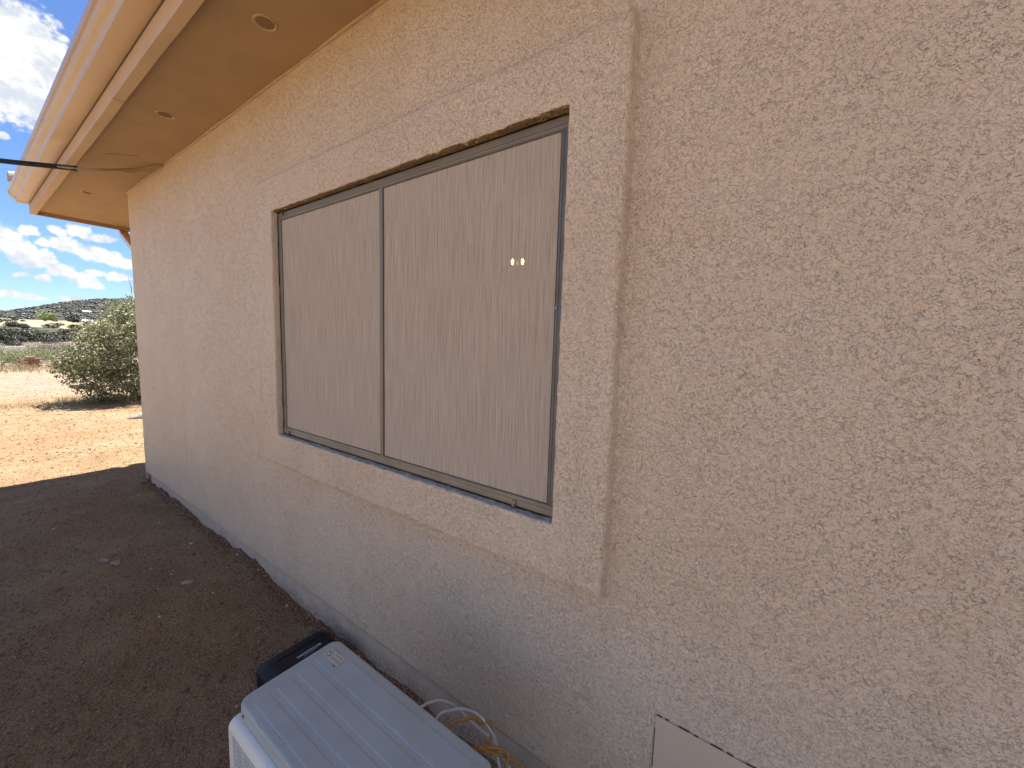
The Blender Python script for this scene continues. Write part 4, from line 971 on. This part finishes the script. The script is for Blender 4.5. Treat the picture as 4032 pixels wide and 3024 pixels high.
def branch_mesh(name, seed, height, spread, n=14, r0=0.04, levels=2):
    rng = random.Random(seed); mb = MB()
    def grow(p, d, l, r, lev):
        pts = [p]; dd = d.copy()
        for i in range(5):
            dd = (dd+Vector((rng.uniform(-.28, .28), rng.uniform(-.28, .28), rng.uniform(-.12, .2)))).normalized(); pts.append(pts[-1]+dd*l/5)
        mb.tube(pts, [r*(1-0.17*i) for i in range(6)], 5)
        if lev > 0:
            for q in range(3): 
                k = rng.randint(2, 5); grow(pts[k], (dd+Vector((rng.uniform(-.9, .9), rng.uniform(-.9, .9), rng.uniform(-.2, .6)))).normalized(), l*0.55, r*0.5, lev-1)
    for i in range(n):
        a = rng.uniform(0, 2*math.pi); s = rng.uniform(0.1, 1)*spread
        d = Vector((math.cos(a)*s, math.sin(a)*s, 1)).normalized(); grow(Vector((math.cos(a)*0.08, math.sin(a)*0.08, -0.05)), d, height*rng.uniform(0.65, 0.95), r0*rng.uniform(0.6, 1), levels)
    me = bpy.data.meshes.new(name); me.from_pydata([tuple(v) for v in mb.v], [], mb.f)
    return me
def plant(name, x, y, crown_me, crown_mat, stem_me, stem_mat, label, cat, group=None, scale=1.0, rot=0.0, crown_name='crown', sz=None):
    e = bpy.data.objects.new(name, None); COL.objects.link(e); e.location = (K*x, K*y, ground_w(x, y)); e.rotation_euler = (0, 0, rot); e.scale = (scale, scale, scale if sz is None else sz)
    e['label'] = label; e['category'] = cat
    if group: e['group'] = group
    if crown_me is not None:
        if not crown_me.materials: crown_me.materials.append(crown_mat)
        c = bpy.data.objects.new(crown_name, crown_me); COL.objects.link(c); c.parent = e; c['kind'] = 'stuff'
    if stem_me is not None:
        if not stem_me.materials: stem_me.materials.append(stem_mat)
        s = bpy.data.objects.new('trunk', stem_me); COL.objects.link(s); s.parent = e
    return e
# big bush by the house corner
blobs = [(0, 0.15, 1.25, 1.35, 1.30, 1.15), (-0.2, 0.35, 1.95, 1.0, 1.05, 0.70), (0.25, -0.95, 0.95, 0.8, 0.62, 0.75), (0.4, -0.45, 1.6, 0.7, 0.6, 0.55), (0.3, -0.55, 0.45, 0.9, 0.8, 0.42), (0.5, 0.8, 0.5, 0.9, 0.9, 0.5), (0.1, -1.28, 0.88, 0.45, 0.38, 0.36), (0.0, 1.5, 1.3, 1.0, 0.9, 1.0), (0.2, -0.10, 2.3, 0.4, 0.42, 0.32), (0.2, -0.95, 1.75, 0.25, 0.3, 0.16)]
cm = crown_mesh('crown', 5, blobs, 36000, 0.032, 0.03, 0.45); sm = branch_mesh('trunk', 3, 2.0, 1.0, 16, 0.028)
plant('large_bush', -11.95, 1.47, cm, M['leaf'], sm, M['bark'], 'large grey green leafy bush standing just beyond the house corner', 'bush')
# shrubs at the edge of the yard
cmy = crown_mesh('crown', 8, [(0, 0, 0.42, 0.95, 0.95, 0.42), (0.5, 0.6, 0.35, 0.6, 0.6, 0.36), (-0.4, -0.7, 0.38, 0.6, 0.6, 0.36)], 7000, 0.022, 0.02, 0.3); smy = branch_mesh('trunk', 4, 0.7, 1.4, 14, 0.012, 1)
plant('shrub', -25.6, 0.05, cmy, M['leafyellow'], smy, M['bark'], 'yellow green shrub at the left edge, nearest the brick stub', 'shrub', 'yellow green shrubs at the yard edge', 1.05)
plant('shrub', -26.4, -1.2, cmy, M['leafyellow'], smy, M['bark'], 'yellow green shrub just outside the left edge behind the grass', 'shrub', 'yellow green shrubs at the yard edge', 1.2, 1.7)
plant('shrub', -27.2, 1.0, cmy, M['leafyellow'], smy, M['bark'], 'small yellow green shrub standing right behind the brick stub', 'shrub', 'yellow green shrubs at the yard edge', 0.95, 2.9)
plant('shrub', -22.8, 1.62, cmy, M['leafyellow'], smy, M['bark'], 'low green shrub between the brick stub and the large bush', 'shrub', 'yellow green shrubs at the yard edge', 0.50, 0.7)
plant('shrub', -23.2, 2.25, cmy, M['leafyellow'], smy, M['bark'], 'low green shrub touching the left side of the large bush', 'shrub', 'yellow green shrubs at the yard edge', 0.62, 2.2)
cmg = crown_mesh('crown', 18, [(0, 0, 0.55, 1.1, 1.1, 0.5), (0.3, 0.9, 0.45, 0.8, 0.8, 0.45)], 5000, 0.020, 0.02, 0.2); smg = branch_mesh('trunk', 14, 1.0, 1.5, 26, 0.012, 2)
plant('bare_thicket', -31.0, 1.35, cmg, M['leafgrey'], smg, M['bark'], 'grey bare thicket behind the brick stub', 'thicket', 'grey bare thickets', 1.05)
plant('bare_thicket', -30.0, 2.6, cmg, M['leafgrey'], smg, M['bark'], 'grey bare thicket half hidden by the left side of the large bush', 'thicket', 'grey bare thickets', 1.15, 2.0)
plant('bare_thicket', -33.0, 0.2, cmg, M['leafgrey'], smg, M['bark'], 'grey bare thicket behind the white pipe rails', 'thicket', 'grey bare thickets', 0.8, 1.0)
plant('bare_thicket', -36.0, 2.4, cmg, M['leafgrey'], smg, M['bark'], 'small grey bare thicket farthest back on the brushy ground', 'thicket', 'grey bare thickets', 0.9, 4.0)
cmd = [crown_mesh('crown', 40+i, [(0, 0, 1.1, 1.5, 1.5, 1.0), (0.9, 0.7, 0.8, 1.0, 1.0, 0.7), (-0.8, -0.9, 0.9, 1.0, 1.1, 0.8)][:3-(i % 2)], 2600, 0.12, 0.05, 0.5) for i in range(3)]
smd = branch_mesh('trunk', 44, 1.6, 0.7, 5, 0.07, 1)
plant('dark_shrub', -53.0, 1.95, cmd[0], M['leafdark'], smd, M['bark'], 'small dark shrub alone on the brushy ground above the pipe rails', 'shrub', None, 0.40, 0.0, sz=0.34)
spots = [(-66, 2.6, 0.9), (-70, 3.6, 1.25), (-74, 5.6, 1.15), (-69, 7.9, 1.2), (-64, 5.0, 0.8), (-84, 8.8, 1.4), (-88, 3.6, 1.3), (-73, 10.8, 1.2), (-92, 5.8, 1.3), (-97, 10.2, 1.3), (-80, 2.9, 1.1)]
rows = {'nearest': [t for t in spots if t[0] > -71.5], 'middle': [t for t in spots if -86 < t[0] <= -71.5], 'farthest': [t for t in spots if t[0] <= -86]}
ORD = ['leftmost', 'second from the left', 'third from the left', 'fourth from the left', 'fifth from the left']
i = 0
for rn, lst in rows.items():
    lst.sort(key=lambda t: (t[1]+1)/-t[0])
    for k, (x, y, s) in enumerate(lst):
        plant('oak_tree', x, y, cmd[i % 3], M['leafdark'], smd, M['bark'], 'dark round evergreen tree, %s in the %s row of the valley belt' % (ORD[k], rn), 'tree', 'dark trees in the valley belt', s*0.85, i*1.3, sz=s*0.60); i += 1
rs = random.Random(21)
for i in range(26):
    az = rs.uniform(1.0, 13.5); r = rs.uniform(235, 560)/K; x = -r*math.cos(R(az)); y = r*math.sin(R(az))-1
    s = rs.uniform(0.8, 1.6); plant('field_shrub', x, y, cmd[i % 3], M['leafdark'], None, None, 'small dark shrub dotting the pale field below the hill', 'shrub', 'shrubs on the pale field', s, i*0.7, sz=s*0.75)
cmb = crown_mesh('crown', 60, [(0, 0, 4.2, 3.6, 4.6, 3.6), (0, 3.2, 3, 2.5, 2.5, 2.4)], 1800, 0.40, 0.2, 0.4); cmb.materials.append(M['leafbright'])
def azp(az, r): return (-r/K*math.cos(R(az)), r/K*math.sin(R(az))-1)
x, y = azp(5.35, 520); plant('bright_tree', x, y, cmb, M['leafbright'], smd, M['bark'], 'bright yellow green tree on the pale field left of the white houses', 'tree', None, 1.15)
x, y = azp(7.0, 540); plant('field_tree', x, y, cmd[1], M['leafdark'], smd, M['bark'], 'dark tree in front of the white farmhouses', 'tree', None, 3.0)
# scrub and tiny trees over the hill
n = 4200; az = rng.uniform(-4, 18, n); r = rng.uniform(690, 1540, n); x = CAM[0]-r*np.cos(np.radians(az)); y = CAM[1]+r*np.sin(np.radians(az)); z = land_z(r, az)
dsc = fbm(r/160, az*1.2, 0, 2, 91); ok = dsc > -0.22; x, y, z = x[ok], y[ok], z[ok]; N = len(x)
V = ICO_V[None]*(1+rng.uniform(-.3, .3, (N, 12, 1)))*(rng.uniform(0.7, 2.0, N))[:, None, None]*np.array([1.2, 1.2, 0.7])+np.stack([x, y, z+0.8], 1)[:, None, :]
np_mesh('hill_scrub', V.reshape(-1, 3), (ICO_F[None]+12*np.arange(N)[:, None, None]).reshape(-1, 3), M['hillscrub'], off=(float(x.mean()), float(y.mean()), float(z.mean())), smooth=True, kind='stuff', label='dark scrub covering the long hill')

# ------------------------------------------------------------------ brick stub, pipe rails, far houses
bp = thing('brick_stub', (-24.0, 0.70, -1.48), 'low broken red brick stub with one block on top at the yard edge', 'brick pillar')
rb = random.Random(5); bh = 0.062; lay = [(-24.02, 0.50), (-24.02, 0.70), (-24.02, 0.89), (-23.82, 0.52)]
for c_ in range(6):
    for k, (bx, by) in enumerate(lay):
        if c_ == 5 and k in (0, 3): continue
        if c_ == 4 and k == 3: continue
        mb = MB(); ox, oy = rb.uniform(-.012, .012), rb.uniform(-.012, .012)+(0.045 if c_ % 2 else -0.02)
        mb.box((bx-0.085+ox, by-0.09+oy, -1.49+c_*bh), (bx+0.085+ox, by+0.09+oy, -1.49+c_*bh+bh-0.010)); build(mb, 'brick', M['brick'], bp)
mb = MB(); mb.box((-24.10, 0.64, -1.49+6*bh), (-23.93, 0.86, -1.49+6*bh+0.065)); build(mb, 'top_block', simple('tan block', (0.42, 0.28, 0.2), 0.9), bp)
pf = thing('pipe_fence', (-30, 0.3, -1.48), 'white double pipe rail fence behind the yellow green shrubs', 'fence')
for zz_ in (-0.86, -0.95):
    mb = MB(); mb.tube([(-29.5, -6.0, zz_), (-30, 0.3, zz_), (-30.1, 1.10, zz_)], 0.016, 6); build(mb, 'rail', M['pipe'], pf)
for yy in (-5.5, -3.5, -1.5, 0.45, 1.08):
    mb = MB(); mb.tube([(-30, yy, -1.5), (-30, yy, -0.84)], 0.022, 6); build(mb, 'post', M['pipe'], pf)
def farhouse(az, r, w, d, h, rot, label):
    x, y = azp(az, r); g = gu(x, y)-0.2; e = thing('farmhouse', (x, y, g), label, 'house', 'white houses on the pale field')
    M4 = Matrix.Translation((x, y, g)) @ Matrix.Rotation(rot, 4, 'Z')
    mb = MB(); mb.box((-d/2, -w/2, -0.5), (d/2, w/2, h), M4); build(mb, 'wall', M['wallwhite'], e)
    mb = MB(); P = [(-d/2-.4, -w/2-.4, h), (d/2+.4, -w/2-.4, h), (d/2+.4, w/2+.4, h), (-d/2-.4, w/2+.4, h), (0, -w/2-.4, h+1.3), (0, w/2+.4, h+1.3)]
    mb.add([tuple(M4 @ Vector(p)) for p in P], [(0, 3, 2, 1), (0, 1, 4), (3, 5, 2), (1, 2, 5, 4), (0, 4, 5, 3)]); build(mb, 'roof', M['roofmetal'], e)
    for t in (-0.25, 0.2):
        mb = MB(); mb.box((d/2+0.02, w*t-0.6, 0.9), (d/2+0.06, w*t+0.6, 2.0), M4); build(mb, 'window', M['darkglass'], e)
farhouse(7.45, 600, 7, 5, 1.8, 0.15, 'long white farmhouse with pale roof behind the dark field tree')
farhouse(8.05, 575, 4, 4, 1.6, -0.2, 'small white house right of the long farmhouse')
farhouse(9.0, 560, 6, 4, 1.3, 0.1, 'low white shed nearest the large bush on the field')
farhouse(7.9, 830, 7, 5, 1.4, 0.3, 'white roofed house alone at the foot of the dark hill')

# ------------------------------------------------------------------ render settings (the renderer may override)
scene.render.engine = 'CYCLES'
scene.cycles.max_bounces = 8; scene.cycles.diffuse_bounces = 5; scene.cycles.transparent_max_bounces = 8
